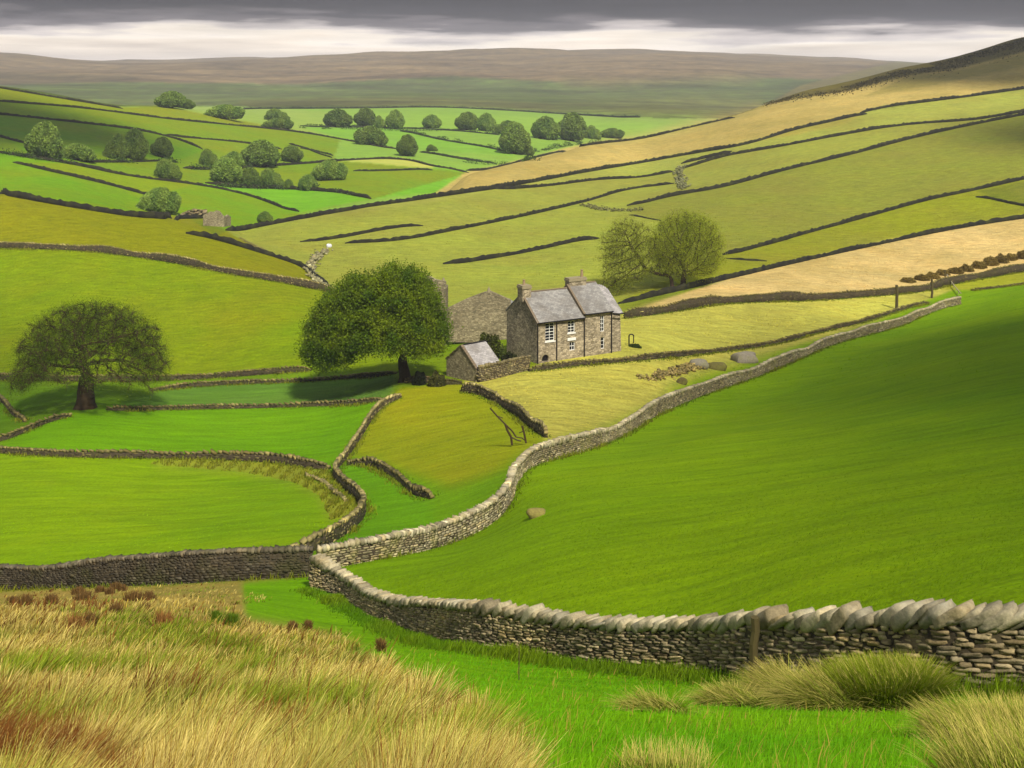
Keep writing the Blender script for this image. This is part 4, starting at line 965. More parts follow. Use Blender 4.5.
def leaf_quads(C, size, rng, flat=.0, asp=.6):
    n = len(C); a = rng.normal(0, 1, (n,3)); a[:,2] *= 1-flat; a /= np.linalg.norm(a, axis=1)[:,None]; b = rng.normal(0, 1, (n,3)); b = np.cross(a, b); b /= np.linalg.norm(b, axis=1)[:,None]
    s = (size*rng.uniform(.6, 1.4, n))[:,None]; a = a*s; b = b*s*asp
    V = np.stack([C-a, C-b*.9, C+a, C+b], 1).reshape(-1,3); return V, np.arange(4*n).reshape(-1,4)
def crown_points(n, f, rng, lo, hi):
    out = []; c = 0
    while c < n:
        p = rng.uniform(lo, hi, (n*3, 3)); p = p[f(p)]; out.append(p); c += len(p)
    return np.concatenate(out)[:n]
def big_tree(name, loc, trunk, f, lo, hi, natt, step, infl, kill, r_tip, r_base, leaf_n, leaf_s, leaf_spread, rgb, label, seed, rgb2=None, twig=0, flare=.5, jit=.03, expo=2.4, hide_low=-99, kinds='tree', leafdark=.3, group=None, bias=(0,0,0), outer=0):
    rng = np.random.default_rng(seed); att = crown_points(natt, f, rng, lo, hi)
    N, par = colonise(trunk, att, step, infl, kill, seed, bias=bias)
    V, Fq, r, ch = branch_mesh(N, par, r_tip, expo, r_base, jit, rng, flare=flare, ntr=len(trunk), sides=6)
    tips = np.where((ch == 0) | (r < r_tip*2.2))[0]; tips = tips[tips >= len(trunk)]
    if twig:   # fine twigs fanning from the thin branches
        src = rng.choice(tips, twig); d0 = N[src]-N[par[src]]; d0 /= np.linalg.norm(d0, axis=1)[:,None]+1e-9; d = d0*.8+rng.normal(0,.55,d0.shape)+np.array([0,0,-.1]); d /= np.linalg.norm(d, axis=1)[:,None]
        L = rng.uniform(.35, 1.0, twig)[:,None]; a = N[src]; b = a+d*L; sd = np.cross(d, rng.normal(0,1,d.shape)); sd /= np.linalg.norm(sd, axis=1)[:,None]; s2 = np.cross(d, sd); w0 = r_tip*.55
        tv = np.stack([a+sd*w0, a-sd*w0*.5+s2*w0, a-sd*w0*.5-s2*w0, b+sd*w0*.4, b-sd*w0*.2+s2*w0*.4, b-sd*w0*.2-s2*w0*.4], 1).reshape(-1,3)
        q = np.arange(twig)[:,None]*6; tf = np.concatenate([q+np.array([[0,1,4,3]]), q+np.array([[1,2,5,4]]), q+np.array([[2,0,3,5]])]); Fq = np.concatenate([Fq, tf+len(V)]); V = np.concatenate([V, tv])
        pool = np.concatenate([N[tips], a+(b-a)*rng.uniform(.3,1,(twig,1))])
    else: pool = N[tips]
    if outer: q = np.linalg.norm((pool-[0,0,3])*[1,1,1.15], axis=1); pool = pool[q > outer*np.percentile(q, 92)]
    root = empty(name, loc); prop(root, label, 'tree', group)
    mesh_np('trunk', V, Fq, BARK, smooth=True, parent=root)
    C = pool[rng.integers(0, len(pool), leaf_n)]+rng.normal(0, leaf_spread, (leaf_n,3)); C = C[C[:,2] > hide_low]
    LV, LF = leaf_quads(C, leaf_s, rng)
    cl = vnoise(C[:,0]+50, C[:,1]+C[:,2]*1.3+50, 1.4, seed)[:,None]; c = lin(rgb)*.6*(1-cl)+lin(rgb2 or rgb)*.6*cl; c = c*np.exp(rng.normal(0, leafdark, (len(C),1)))
    mesh_np('crown', LV, LF, LEAF, np.repeat(c, 4, 0), parent=root)
    return root
def gl(px, py, Y=None):
    if Y is None: Y = float(hit(px, py)[1][0])
    X = (px-CX)/F*Y; return (X, Y, float(gz(X, Y)))
# bare spreading tree on the left
lt = gl(85, 408); sc1 = lt[1]/F
def f1(p):
    x, y, z = p[:,0]-.6, p[:,1], p[:,2]
    dome = (x/8.9)**2+(y/7.6)**2+((z-4.2)/8.0)**2 < 1; under = z > 4.4-2.0*np.clip((np.abs(x)-3.5)/5, 0, 1)+.35*np.sin(x*1.7+y); inner = (x/5.6)**2+(y/4.8)**2+((z-3.2)/4.6)**2 > 1
    return dome & under & inner
big_tree('spreading_tree', lt, [(0,0,-.5),(.05,0,.5),(.1,0,1.2),(.05,.05,2.0),(.15,0,2.8),(.2,0,3.5)], f1, (-9.5,-8,2), (10,8,12.6), 1500, .36, 3.4, .6, .034, 1.05, 70000, .065, .45, (84,108,10),
         'wide spreading tree with thin olive foliage and thick dark trunk on the left', 3, rgb2=(108,130,16), twig=9000, flare=.6, expo=2.1, jit=.07, outer=.5, leafdark=.2)
# dense leafy tree in the middle
mt = gl(405, 381)
def f2(p):
    x, y, z = p[:,0], p[:,1], p[:,2]; k = mt[1]/F
    e1 = ((x+3.3)/8.6)**2+(y/6.8)**2+((z-5.6)/6.2)**2 < 1; e2 = ((x+.9)/5.4)**2+(y/5.4)**2+((z-8.6)/5.2)**2 < 1; e3 = ((x+8.2)/4.4)**2+(y/5)**2+((z-4.2)/3.6)**2 < 1
    low = z > np.interp(x, [-12.6,-9,-6,-4.5,-2.5,0,3,5], [2.2,1.4,2.9,4.6,4.6,3.8,3.4,4.2])
    e4 = ((x+4.6)/6.2)**2+(y/5.6)**2+((z-7.4)/5.4)**2 < 1
    return (e1 | e2 | e3 | e4) & low & ((x/3.0)**2+(y/3)**2+((z-3)/2.2)**2 > 1) & (vnoise(x*1+60, y+z*1.1+60, 1.9, 3) > .12)
big_tree('leafy_tree', mt, [(0,0,-.5),(0,0,.5),(-.1,0,1.2),(-.2,0,1.9),(-.3,0,2.6)], f2, (-13,-7.5,1), (6,7.5,14.4), 2600, .38, 3.2, .7, .03, .75, 150000, .115, .45, (84,120,8),
         'full round leafy green tree left of the farmhouse, its trunk beside the stone shed', 4, rgb2=(150,172,14), flare=.5, expo=2.3, leafdark=.15)
# pair of thin-leaved trees on the bank above the house
pt = gl(683, 287.5, 206.5); pk = pt[1]/F
def f3(p):
    x, y, z = p[:,0]-.6, p[:,1], p[:,2]
    return ((x)/7.0)**2+(y/5.8)**2+((z-7.2)/6.7)**2 < 1
big_tree('thin_leaved_tree', pt, [(0,0,-.5),(.05,0,.8),(.15,0,1.8),(.25,0,2.8)], lambda p: f3(p) & (p[:,2] > 1.8+.0*p[:,0]), (-7,-6,1), (8,6,14.2), 2200, .38, 3.2, .65, .03, .55, 52000, .085, .5, (150,168,20),
         'right one of two thin trees above the farmhouse, round crown of light green', 5, leafdark=.18, rgb2=(172,182,34), twig=4000, expo=2.2, group='pair of thin trees')
pt2 = gl(672, 289, 204)
def f4(p):
    x, y, z = p[:,0], p[:,1], p[:,2]
    a = ((x+7.6)/5.8)**2+(y/5.0)**2+((z-6.8)/6.0)**2 < 1; b = ((x+1.5)/3.5)**2+(y/4)**2+((z-5.6)/3.2)**2 < 1; c = ((x+9.6)/3.4)**2+(y/3.5)**2+((z-1.2)/3.2)**2 < 1
    return (a | b | c) & (z > np.interp(x, [-13,-10,-7,-5,-2,2], [-1.5,-1.2,1.4,2.4,2.6,3]))
big_tree('thin_leaved_tree', pt2, [(0,0,-.5),(0,0,.8),(-.1,0,1.7),(-.35,0,2.3),(-1.2,0,2.6),(-2.2,.05,2.7),(-3.2,0,2.95),(-4.1,.05,3.3),(-4.9,.0,3.9),(-5.4,0,4.6),(-5.8,0,5.4),(-6.3,0,6.2),(-6.9,0,7.1),(-7.5,0,8.)], f4, (-14,-6,-2), (3,6,13), 1500, .38, 3.0, .7, .03, .36, 28000, .085, .5, (152,168,22),
         'left one of two thin trees above the farmhouse, leaning far out with a bowed limb', 6, leafdark=.18, rgb2=(172,182,36), twig=4000, expo=2.2, group='pair of thin trees', hide_low=-1.6)

# bushes and hedge trees of the valley: four crowns built once, then copied
def bush_proto(seed, sx, sy, sz, lobes, n=20000, ls=.17):
    rng = np.random.default_rng(seed); cen = np.array(lobes)[:, :3]; rad = np.array(lobes)[:, 3]
    which = rng.choice(len(lobes), n, p=rad**2/(rad**2).sum()); d = rng.normal(0,1,(n,3)); d /= np.linalg.norm(d, axis=1)[:,None]
    lump = 1+.10*np.sin(d[:,0]*5+which)*np.sin(d[:,2]*4+which*2)+.05*np.sin(d[:,1]*9+d[:,0]*5)
    C = cen[which]+d*(rad[which]*lump*rng.uniform(.8,1.02,n)**.6)[:,None]; C = C*np.array([sx,sy,sz]); C = C[C[:,2] > .1]
    LV, LF = leaf_quads(C, ls, rng, asp=.8); cl = vnoise(C[:,0]+30, C[:,1]+C[:,2]+30, 1.6, seed)[:,None]
    c = (lin((116,150,62))*(1-cl)+lin((156,180,72))*cl)*.6*np.exp(rng.normal(0,.22,(len(C),1)))
    # inner body so that the far side does not shine through
    P, Fc = rounded(5, .95, seed, .02); iv, if_ = [], []; off = len(LV)
    for (x, y, z, r_) in lobes: iv.append((P*2*r_*.66+np.array([x,y,z]))*np.array([sx,sy,sz])); if_.append(Fc+off); off += len(P)
    iv = np.concatenate(iv); V_ = np.concatenate([LV, iv]); F_ = np.concatenate([LF]+if_); cc = np.concatenate([np.repeat(c,4,0), np.tile(lin((100,130,52))*.6, (len(iv),1))])
    root = empty('hedge_tree'); mesh_np('crown', V_, F_, LEAF, cc, parent=root)
    m = MB()
    for k in range(3): m.tube((.15*(k-1)*sx,0,-.6),(.5*(k-1)*sx,.1*k,1.6*sz), .28, 6, .16)
    m.build('trunk', BARK, root); return root
protos = [bush_proto(1, 1, 1, 1, [(0,0,2.9,2.6),(-1.6,.3,2.3,2.0),(1.7,-.2,2.2,2.0),(0,1.5,2.3,1.9),(.2,-1.5,2.2,1.9)]),
          bush_proto(2, 1, 1, 1, [(0,0,3.6,2.2),(-1.0,.2,2.4,2.1),(1.1,.1,2.5,2.1),(.2,.9,3.0,1.9)]),
          bush_proto(3, 1, 1, 1, [(-2.2,0,2.0,1.9),(0,.2,2.5,2.2),(2.1,0,1.9,1.9),(1.0,.8,2.4,1.8),(3.4,0,1.3,1.2)]),
          bush_proto(4, 1, 1, 1, [(-.6,0,2.2,2.1),(1.2,0,1.6,1.6),(-2.2,.2,1.3,1.3),(2.6,.1,.9,.9)])]
PDIM = [(7.4, 5.5), (6.2, 5.8), (8.8, 4.7), (7.2, 4.3)]
BUSH = [ # centre column, base row, width, height (pixels), crown, label
 (171,108,30,15,0,'dark dome shaped tree on the skyline of the left hill'),
 (187,109,15,9,1,'small tree touching the right side of the skyline dome tree'),
 (225,119,38,13,2,'long pale grey-green copse just right of the left hill skyline'),
 (277,121,24,11,3,'dusky low tree above a paler one, left part of the far valley'),
 (278,129,30,10,2,'pale green low tree below the dusky one in the far valley'),
 (338,127,27,16,0,'darkest round tree, first from the left in the far valley row'),
 (365,126,20,16,1,'upright round tree second in the far valley row'),
 (380,128,11,11,3,'smallest tree of the far valley row, squeezed between two round ones'),
 (395,129,17,17,1,'round tree fourth in the far valley row, before the wide gap'),
 (432,128,18,12,0,'lone little bluish tree in the middle gap of the far valley row'),
 (467,130,22,16,1,'left twin of the two touching trees in the far valley row'),
 (486.5,131,18,16,0,'right twin of the two touching trees in the far valley row'),
 (505,134,24,12,3,'hazy low bush right of the twin trees in the far valley'),
 (515,154,28,28,1,'biggest round tree standing alone before the right end of the far row'),
 (527,155,14,9,3,'small light bush tucked at the right foot of the biggest round tree'),
 (546,139,27,20,0,'dark tree in the right clump of the far row, its left one'),
 (572,141,27,25,1,'tallest dark tree in the right clump of the far row'),
 (593,139,16,12,3,'low dark bush at the right end of the far row clump'),
 (612,138,24,9,2,'faint green copse between the far clump and the right hillside'),
 (370,145,31,17,2,'wide leaning bush on the slope below the far valley row'),
 (407,156,19,19,1,'light green tree between the far row and the yellow strip'),
 (432,151,11,6,3,'tiny dark bush on the wall right of the light green tree'),
 (330,180,34,18,2,'broad green bush at the left tip of the brightest valley field'),
 (308,190,18,14,0,'grey round bush in front of the broad green bush'),
 (260,166,36,23,0,'largest pale round tree in the middle of the valley cluster'),
 (292,162,20,15,1,'smaller pale round tree right of the largest pale one'),
 (231,167,25,14,3,'low pale bush left of the largest pale round tree'),
 (226,184,28,24,1,'dark round tree at the lower left of the valley cluster'),
 (249,185,20,16,0,'dark bush in the middle of the lower valley cluster'),
 (271,186,23,16,3,'drooping dark bush at the right of the lower valley cluster'),
 (287,189,13,9,3,'tiny dark bush on the thick hedge wall, left of the grey one'),
 (209,166,19,15,3,'ragged small tree at the left end of the valley cluster'),
 (44,158,32,32,1,'tall dark tree nearest the left edge on the upper pasture'),
 (76,160,34,15,2,'long low hedge trees trailing right from the tall dark left tree'),
 (116,159,24,22,3,'left half of the dark double tree on the upper left pasture'),
 (135,159,25,27,0,'rounder right half of the dark double tree on the upper left pasture'),
 (162,157,20,18,1,'faint hazy tree standing alone right of the dark double tree'),
 (168,179,26,18,3,'spiky grey bush on the long wall below the faint hazy tree'),
 (160,213,40,23,2,'blurred dark bush beside the end of the curved wall on the left'),
 (265,223,15,11,0,'little bush by the head of the dale, right of the ruined barn'),
]
first = {}
for i, (px, py, w_, h_, k, lab) in enumerate(BUSH):
    Y = float(hit(px, py)[1][0]); X = (px-CX)/F*Y
    if k not in first: o = protos[k]; first[k] = o
    else:
        o = protos[k].copy(); col.objects.link(o)
        for ch in list(protos[k].children): c = ch.copy(); col.objects.link(c); c.parent = o
    o.location = (X, Y, float(gz(X, Y))-.25); o.rotation_euler = (0,0,0 if i % 2 else math.pi)
    s = w_/F*Y/PDIM[k][0]*1.1; o.scale = (s, s, h_/F*Y/PDIM[k][1]*1.15); prop(o, lab, 'tree', 'hedge trees and bushes of the valley')
# shrubs round the farm
def shrub(name, px0, px1, base, top, rgb, rgb2, label, seed, Y=None, n=2600, ls=.13, group=None, cat='bush', mat=None, zb=None):
    rng = np.random.default_rng(seed); Y = Y or float(hit((px0+px1)/2, base)[1][0]); W_ = (px1-px0)/F*Y; H_ = (base-top)/F*Y; X = ((px0+px1)/2-CX)/F*Y
    z = -(base-HY)/F*Y if zb else float(gz(X, Y))
    d = rng.normal(0,1,(n,3)); d /= np.linalg.norm(d, axis=1)[:,None]; d[:,2] = abs(d[:,2]); lump = 1+.14*np.sin(d[:,0]*6+seed)*np.sin(d[:,2]*5+seed)
    C = d*np.array([W_/2*.97, W_*.38, H_*.97])*(rng.uniform(.6,1.03,n)**.6*lump)[:,None]
    V, Fq = leaf_quads(C, ls, rng, asp=.7); cl = vnoise(C[:,0]+20, C[:,2]+C[:,1]+20, .8, seed)[:,None]; c = (lin(rgb)*(1-cl)+lin(rgb2)*cl)*.6*np.exp(rng.normal(0,.3,(n,1)))
    P, Fc = rounded(4, .95, seed, .02); P = P*np.array([W_*.72, W_*.55, H_*1.45]); 
    o = mesh_np(name, np.concatenate([V, P]), np.concatenate([Fq, Fc+len(V)]), LEAF, np.concatenate([np.repeat(c,4,0), np.tile(lin(rgb)*.55,(len(P),1))]))
    o.location = (X, Y, z-.1); prop(o, label, cat, group); return o
shrub('shrub', 475, 503, 348, 321, (64,68,20), (96,108,18), 'large dark shrub against the left gable of the farmhouse', 1, Y=144)
shrub('shrub', 499, 521, 366, 350, (44,50,18), (66,74,24), 'dark low shrub in the yard behind the lichened wall', 2, Y=136.5)
shrub('shrub', 428, 447, 381, 367, (84,86,34), (104,104,40), 'brownish shrub at the left foot of the stone shed gable', 3, Y=131)
shrub('shrub', 413, 426, 376, 362, (34,40,12), (50,60,18), 'near black shrub between the leafy tree trunk and the shed', 4, Y=132)
shrub('shrub', 628, 641, 339, 335.5, (62,84,20), (90,112,22), 'low flat shrub by the right end of the farmhouse', 5, Y=147, n=900)
shrub('shrub', 499, 506, 356, 342, (96,112,40), (120,136,50), 'slim greyish green shrub growing up the farmhouse gable corner', 6, Y=143, n=900)
H_ = [(902,913,281,276),(916,927,279,273),(926,938,277,271),(937,947,274,268),(949,961,272,266),(961,972,270,263),(973,984,267,259.5),(984,996,264,255),(996,1007,261.5,252.5),(1007,1015,259,252),(1018,1030,257,249)]
for i, (a, b, y0, y1) in enumerate(H_):
    n_ = ['first','second','third','fourth','fifth','sixth','seventh','eighth','ninth','tenth','last'][i]
    shrub('heather_clump', a-2, b+3, y0+.8, y1+.8, (128,108,46), (156,136,64), f'{n_} brown heather clump from the posts in the row on the wheat coloured field', 20+i, n=1800, ls=.11, group='row of brown heather clumps', cat='heather')

# ------------------------------------------------------------------ grasses
def grass_mat(name, tr=.3):
    m, nt, b = nmat(name); c = attr(nt); nt.links.new(c, b.inputs['Base Color']); b.inputs['Roughness'].default_value = .75; b.inputs['Specular IOR Level'].default_value = .12
    t = node(nt, 'ShaderNodeBsdfTranslucent'); nt.links.new(c, t.inputs[0]); mx = node(nt, 'ShaderNodeMixShader'); mx.inputs[0].default_value = tr
    nt.links.new(b.outputs[0], mx.inputs[1]); nt.links.new(t.outputs[0], mx.inputs[2]); nt.links.new(mx.outputs[0], nt.nodes['Material Output'].inputs[0]); return m
GR = grass_mat('grass blades')
def blades(X, Y, L, w_, lean, az, c0, c1, rng, segs=4, droop=.5):
    """curved tapering blades; lean = sideways travel as a share of the length, az = its bearing"""
    n = len(X); Z = gz(X, Y)-.03; t = np.linspace(0, 1, segs+1)
    dx, dy = np.cos(az), np.sin(az); sx, sy = -dy*.25+rng.normal(0,.3,n)+.9, dx*.25+rng.normal(0,.3,n); q = np.hypot(sx, sy); sx /= q; sy /= q
    V = np.empty((n, (segs+1)*2, 3)); C = np.empty((n, (segs+1)*2, 3))
    for k, tt in enumerate(t):
        h = L*lean*(tt**1.6); up = L*(tt*np.sqrt(np.maximum(1-lean**2*.8, .1))-droop*lean*.35*tt**3)
        wk = w_*(1-.85*tt**1.5)*.5
        for j, sg in enumerate((-1, 1)):
            V[:,2*k+j,0] = X+dx*h+sx*wk*sg; V[:,2*k+j,1] = Y+dy*h+sy*wk*sg; V[:,2*k+j,2] = Z+up
            C[:,2*k+j] = c0*(1-tt)+c1*tt
    q = np.array([[2*k, 2*k+1, 2*k+3, 2*k+2] for k in range(segs)])
    Fq = (np.arange(n)[:,None,None]*(segs+1)*2+q[None]).reshape(-1,4)
    return V.reshape(-1,3), Fq, C.reshape(-1,3)
rng = np.random.default_rng(21)
def pick(n, region, px0, px1, py0, py1):
    px = rng.uniform(px0, px1, n); py = rng.uniform(py0, py1, n); X, Y = hit(px, py); m = region(px, py, Y); return X[m], Y[m], px[m], py[m]
edge_x = np.array([583,616,634,662,690,694,715,745,770,800,1000]); edge_v = np.array([242,246,325,375,395,425,455,485,500,505,520])
def tawny(px, py, Y): return px < np.interp(py, edge_x, edge_v)+18*np.sin(py*.16)+12*np.sin(py*.37)
# long wind-blown grass of the bank
X, Y, px, py = pick(210000, lambda a,b,c: tawny(a,b,c) & (c < 62) & (b > 584), -80, 760, 583, 960)
keep = rng.random(len(X)) < np.clip(.35+.65*(py-583)/60, 0, 1); X, Y, px, py = X[keep], Y[keep], px[keep], py[keep]
n = len(X); g = vnoise(X, Y, 2.1, 9)*.6+vnoise(X, Y, .9, 19)*.4; g2 = vnoise(X*1.3+9, Y, 1.1, 12); rd = vnoise(X+40, Y, 1.6, 31)*.7+vnoise(X+7, Y, 4.5, 32)*.45
straw = lin((236,212,122))*.66; straw2 = lin((198,172,74))*.6; green = lin((104,140,14))*.6; dkgreen = lin((74,108,8))*.6; brown = lin((134,84,34))*.6
near = np.clip((34-Y)/20, 0, 1)                                            # greener towards the viewer
gm = np.clip((g-.44)*5.0+.62*near+rng.normal(0,.22,n), 0, 1)[:,None]; top = straw*(1-gm)+(lin((154,170,40))*.6)*gm; top = np.where(rng.random((n,1)) < .08+.3*(1-gm), straw2, top)
bot = (straw2*.8)*(1-gm)+dkgreen*gm; bot = bot*.6+green*.4*near[:,None]+bot*.4*(1-near[:,None])
br = ((rd+.18*np.clip((-X/Y-.18)*4, 0, 1) > .93) & (rng.random(n) < .6) | (rng.random(n) < .04))[:,None]; top = np.where(br, brown, top); bot = np.where(br, brown*.8, bot)
v = np.exp(rng.normal(0,.22,(n,1))); top = top*v; bot = bot*v
L = (.20+.24*g2+.10*rng.random(n))*np.clip(.62+Y/40, .7, 1)*np.clip(1.15-Y/70, .35, 1)*np.where(br[:,0], 1.25, 1); wd = np.maximum(.0035, 1.15*Y/F)*rng.uniform(.6,1.3,n)
az = rng.normal(.25, .6, n)+ 1.6*(vnoise(X, Y, 4.5, 77)-.5); lean = np.clip(rng.normal(.62,.17,n)+.25*(g2-.5), .1, .93)
# blades stand in tussocks: taller in the middle, splayed outward at the rim, all pressed over by the wind
cs = .62; wx = X+.5*(vnoise(X,Y,1.3,91)-.5); wy = Y+.5*(vnoise(X,Y,1.3,92)-.5); ix = np.floor(wx/cs); iy = np.floor(wy/cs); jx = vnoise(ix*7.3+.5, iy*5.1+.5, 1., 93); jy = vnoise(ix*3.7+.5, iy*9.1+.5, 1., 94)
ddx = wx-(ix+.3+.4*jx)*cs; ddy = wy-(iy+.3+.4*jy)*cs; rr = np.hypot(ddx, ddy)/cs; out_ = np.clip(rr*1.5, 0, 1)*.75
vx = np.cos(az)*lean*(1-out_*.5)+ddx/(rr*cs+1e-6)*out_*.8; vy = np.sin(az)*lean*(1-out_*.5)+ddy/(rr*cs+1e-6)*out_*.8; az = np.arctan2(vy, vx); lean = np.clip(np.hypot(vx, vy), .05, .94)
L = L*np.clip(1.35-1.1*rr, .45, 1.3)*(.7+.6*jx); cell = np.exp((jy-.5)*.7)[:,None]; top = top*cell**.6; bot = bot*cell*.8
V_, F_, C_ = blades(X, Y, L, wd, lean, az, bot, top, rng); o = mesh_np('long_grass', V_, F_, GR, C_); prop(o, kind='stuff')
# short turf in the near lawn
X, Y, px, py = pick(175000, lambda a,b,c: ~tawny(a,b,c) & (c < 34), 240, 1260, 640, 900)
n = len(X); g = vnoise(X, Y, 1.3, 5)[:,None]; top = (lin((132,190,4))*(1-g)+lin((100,170,2))*g)*.6*np.exp(rng.normal(0,.14,(n,1))); dry = rng.random((n,1)) < .02; top = np.where(dry, straw2, top)
V_, F_, C_ = blades(X, Y, rng.uniform(.05,.13,n)*(1+.8*dry[:,0]), np.maximum(.003, .9*Y/F)*rng.uniform(.6,1.3,n), np.clip(rng.normal(.5,.2,n),.1,.9), rng.normal(.3,.9,n), top*.8, top, rng, segs=2)
o = mesh_np('short_grass', V_, F_, GR, C_); prop(o, kind='stuff')
# ranker grass at the foot of the foreground wall
s = rng.uniform(0, 1, 26000)**1.0; d_ = np.r_[0, np.cumsum(np.hypot(*np.diff(p0,axis=0).T))]; s = s*d_[-1]; X, Y, a, _ = frame(p0, s); off = -np.abs(rng.normal(0,.42,len(s)))-.2
X = X-np.sin(a)*off*-1*-1; Y = Y+np.cos(a)*off; n = len(X); g = vnoise(X, Y, 2.0, 15)[:,None]
top = (lin((96,148,6))*(1-g)+lin((134,160,20))*g)*.6*np.exp(rng.normal(0,.2,(n,1)))
V_, F_, C_ = blades(X, Y, rng.uniform(.1,.34,n)*(.5+g[:,0]), np.maximum(.004, 1.0*Y/F)*rng.uniform(.6,1.2,n), np.clip(rng.normal(.4,.2,n),.05,.9), rng.normal(-.3,.9,n), top*.75, top, rng, segs=3)
o = mesh_np('wall_foot_grass', V_, F_, GR, C_); prop(o, kind='stuff')
# tussocks: countable clumps, each its own thing
def tussock(px, py, R_, L0, n, az0, spread, lean0, label, seed, greenish=.4, Y=None):
    r_ = np.random.default_rng(seed); X0, Y0 = [float(v[0]) for v in hit(px, py)]
    if Y: X0, Y0 = (px-CX)/F*Y, Y
    rr = R_*np.sqrt(r_.random(n)); th_ = r_.uniform(0, 2*math.pi, n); X = X0+rr*np.cos(th_); Y_ = Y0+rr*np.sin(th_)*.8
    az = np.where(r_.random(n) < spread, th_, az0+r_.normal(0,.35,n)); lean = np.clip(lean0*(.55+.6*rr/R_)+r_.normal(0,.13,n), .05, .96)
    top = np.where(r_.random((n,1)) < greenish, lin((150,166,30))*.6, lin((224,204,108))*.6)*np.exp(r_.normal(0,.2,(n,1))); bot = lin((104,136,14))*.6*np.exp(r_.normal(0,.15,(n,1)))
    V_, F_, C_ = blades(X, Y_, L0*r_.uniform(.55,1.1,n), np.maximum(.004, 1.0*Y0/F)*r_.uniform(.6,1.2,n), lean, az, bot, top, r_, segs=5, droop=.8)
    org = np.array([X0, Y0, float(gz(X0,Y0))]); o = mesh_np('grass_tussock', V_-org, F_, GR, C_); o.location = org; prop(o, label, 'tussock', 'grass tussocks by the foreground wall'); return o
tussock(888, 708, .75, .85, 8000, 2.3, .75, .5, 'big rounded green and straw tussock in front of the wall, right of the post', 1, .8)
tussock(828, 710, .5, .85, 3000, 2.95, .15, .85, 'straw coloured tussock combed left, between the post and the big round tussock', 2, .3)
tussock(788, 702, .45, .85, 2600, 2.85, .2, .82, 'pale tussock sweeping left at the foot of the wooden post', 3, .25)
tussock(735, 706, .5, .55, 1800, 3.0, .15, .9, 'flattened pale tussock trailing left below the wooden post', 4, .3)
tussock(660, 712, .4, .4, 1000, 3.0, .2, .88, 'thin low tussock on the lawn, farthest left of those by the wall', 5, .35)
tussock(985, 742, .45, .5, 3000, 2.75, .3, .75, 'reddish straw tussock at the lower right, leaning left', 6, .4)
tussock(1030, 752, .4, .48, 3000, 1.9, .7, .5, 'straw tussock cut by the right picture edge', 7, .3)
tussock(664, 778, .25, .24, 600, 1.3, .5, .5, 'small straw tussock at the bottom edge right of the long grass', 8, .2)
tussock(1012, 792, .3, .4, 2000, 2.0, .5, .6, 'brown tipped tussock in the bottom right corner', 9, .3)
# dark rushes and heather tufts in the tawny grass
TF = [(12,603,5),(26,605,6),(52,604,6),(84,600,9),(78,594,6),(100,592,4),(115,589,5),(122,591,4),(134,601,8),(149,600,6),(116,615,5),(206,581,5),(90,626,5),(75,634,9),(164,627,9),(145,613,4),(293,631,4),(308,629,4),(216,622,5),(232,626,7),(381,652,4),(110,594,4)]
ord_ = ['west end','wall foot','near edge']
for i, (px, py, w_) in enumerate(TF):
    X0, Y0 = [float(v[0]) for v in hit(px, py)]; r_ = np.random.default_rng(500+i); n = 300; rr = .85*w_/F*Y0; red = i in (13,14); gr = i in (18,19)
    X = X0+r_.normal(0, rr*.5, n); Y_ = Y0+r_.normal(0, rr*.5, n); c = lin((86,112,18) if gr else (150,108,56) if red else (118,90,48))*.6*np.exp(r_.normal(0,.25,(n,1)))
    V_, F_, C_ = blades(X, Y_, r_.uniform(.18,.42,n)*(.7+.3*w_/5), np.full(n, 1.1*Y0/F), np.clip(r_.normal(.3,.2,n),0,.8), r_.uniform(0,6,n), c, c*1.2, r_, segs=3)
    org = np.array([X0, Y0, float(gz(X0,Y0))]); o = mesh_np('rush_tuft', V_-org, F_, GR, C_); o.location = org
    prop(o, 'small dark brown tuft in the tawny grass below the straight dark wall' if not (red or gr) else ('reddish brown tuft among the tawny grass on the bank' if red else 'small dark green tuft at the edge of the bright lawn corner'), 'tuft', 'small dark tufts' if not (red or gr) else ('reddish tufts' if red else 'dark green tufts'))

# grass standing along the feet of the middle-distance walls
VX, VF, VC = [], [], []; off = 0
for (pth, H) in MIDP+[(p1, 1.3), (p2, 1.3)]:
    tot = np.hypot(*np.diff(pth,axis=0).T).sum(); n = int(tot*45); s = rng.uniform(0, tot, n); X, Y, a, _ = frame(pth, s); sd = rng.choice([-1,1], n)*(.28+np.abs(rng.normal(0,.28,n)))
    X = X-np.sin(a)*sd; Y = Y+np.cos(a)*sd; g = vnoise(X, Y, 2.5, 3)[:,None]; keep = (rng.random(n) < .25+g[:,0]*1.0); X, Y, g = X[keep], Y[keep], g[keep]; n = len(X)
    c = (lin((84,120,6))*(1-g)+lin((150,152,36))*g)*.6*np.exp(rng.normal(0,.25,(n,1)))
    v, f, cc = blades(X, Y, rng.uniform(.12,.38,n)*(.5+g[:,0]), np.maximum(.03, .9*Y/F)*rng.uniform(.7,1.3,n), np.clip(rng.normal(.4,.2,n),.05,.9), rng.uniform(0,6,n), c*.8, c*1.1, rng, segs=2)
    VX.append(v); VF.append(f+off); VC.append(cc); off += len(v)
o = mesh_np('verge_grass', np.concatenate(VX), np.concatenate(VF), GR, np.concatenate(VC)); prop(o, kind='stuff')
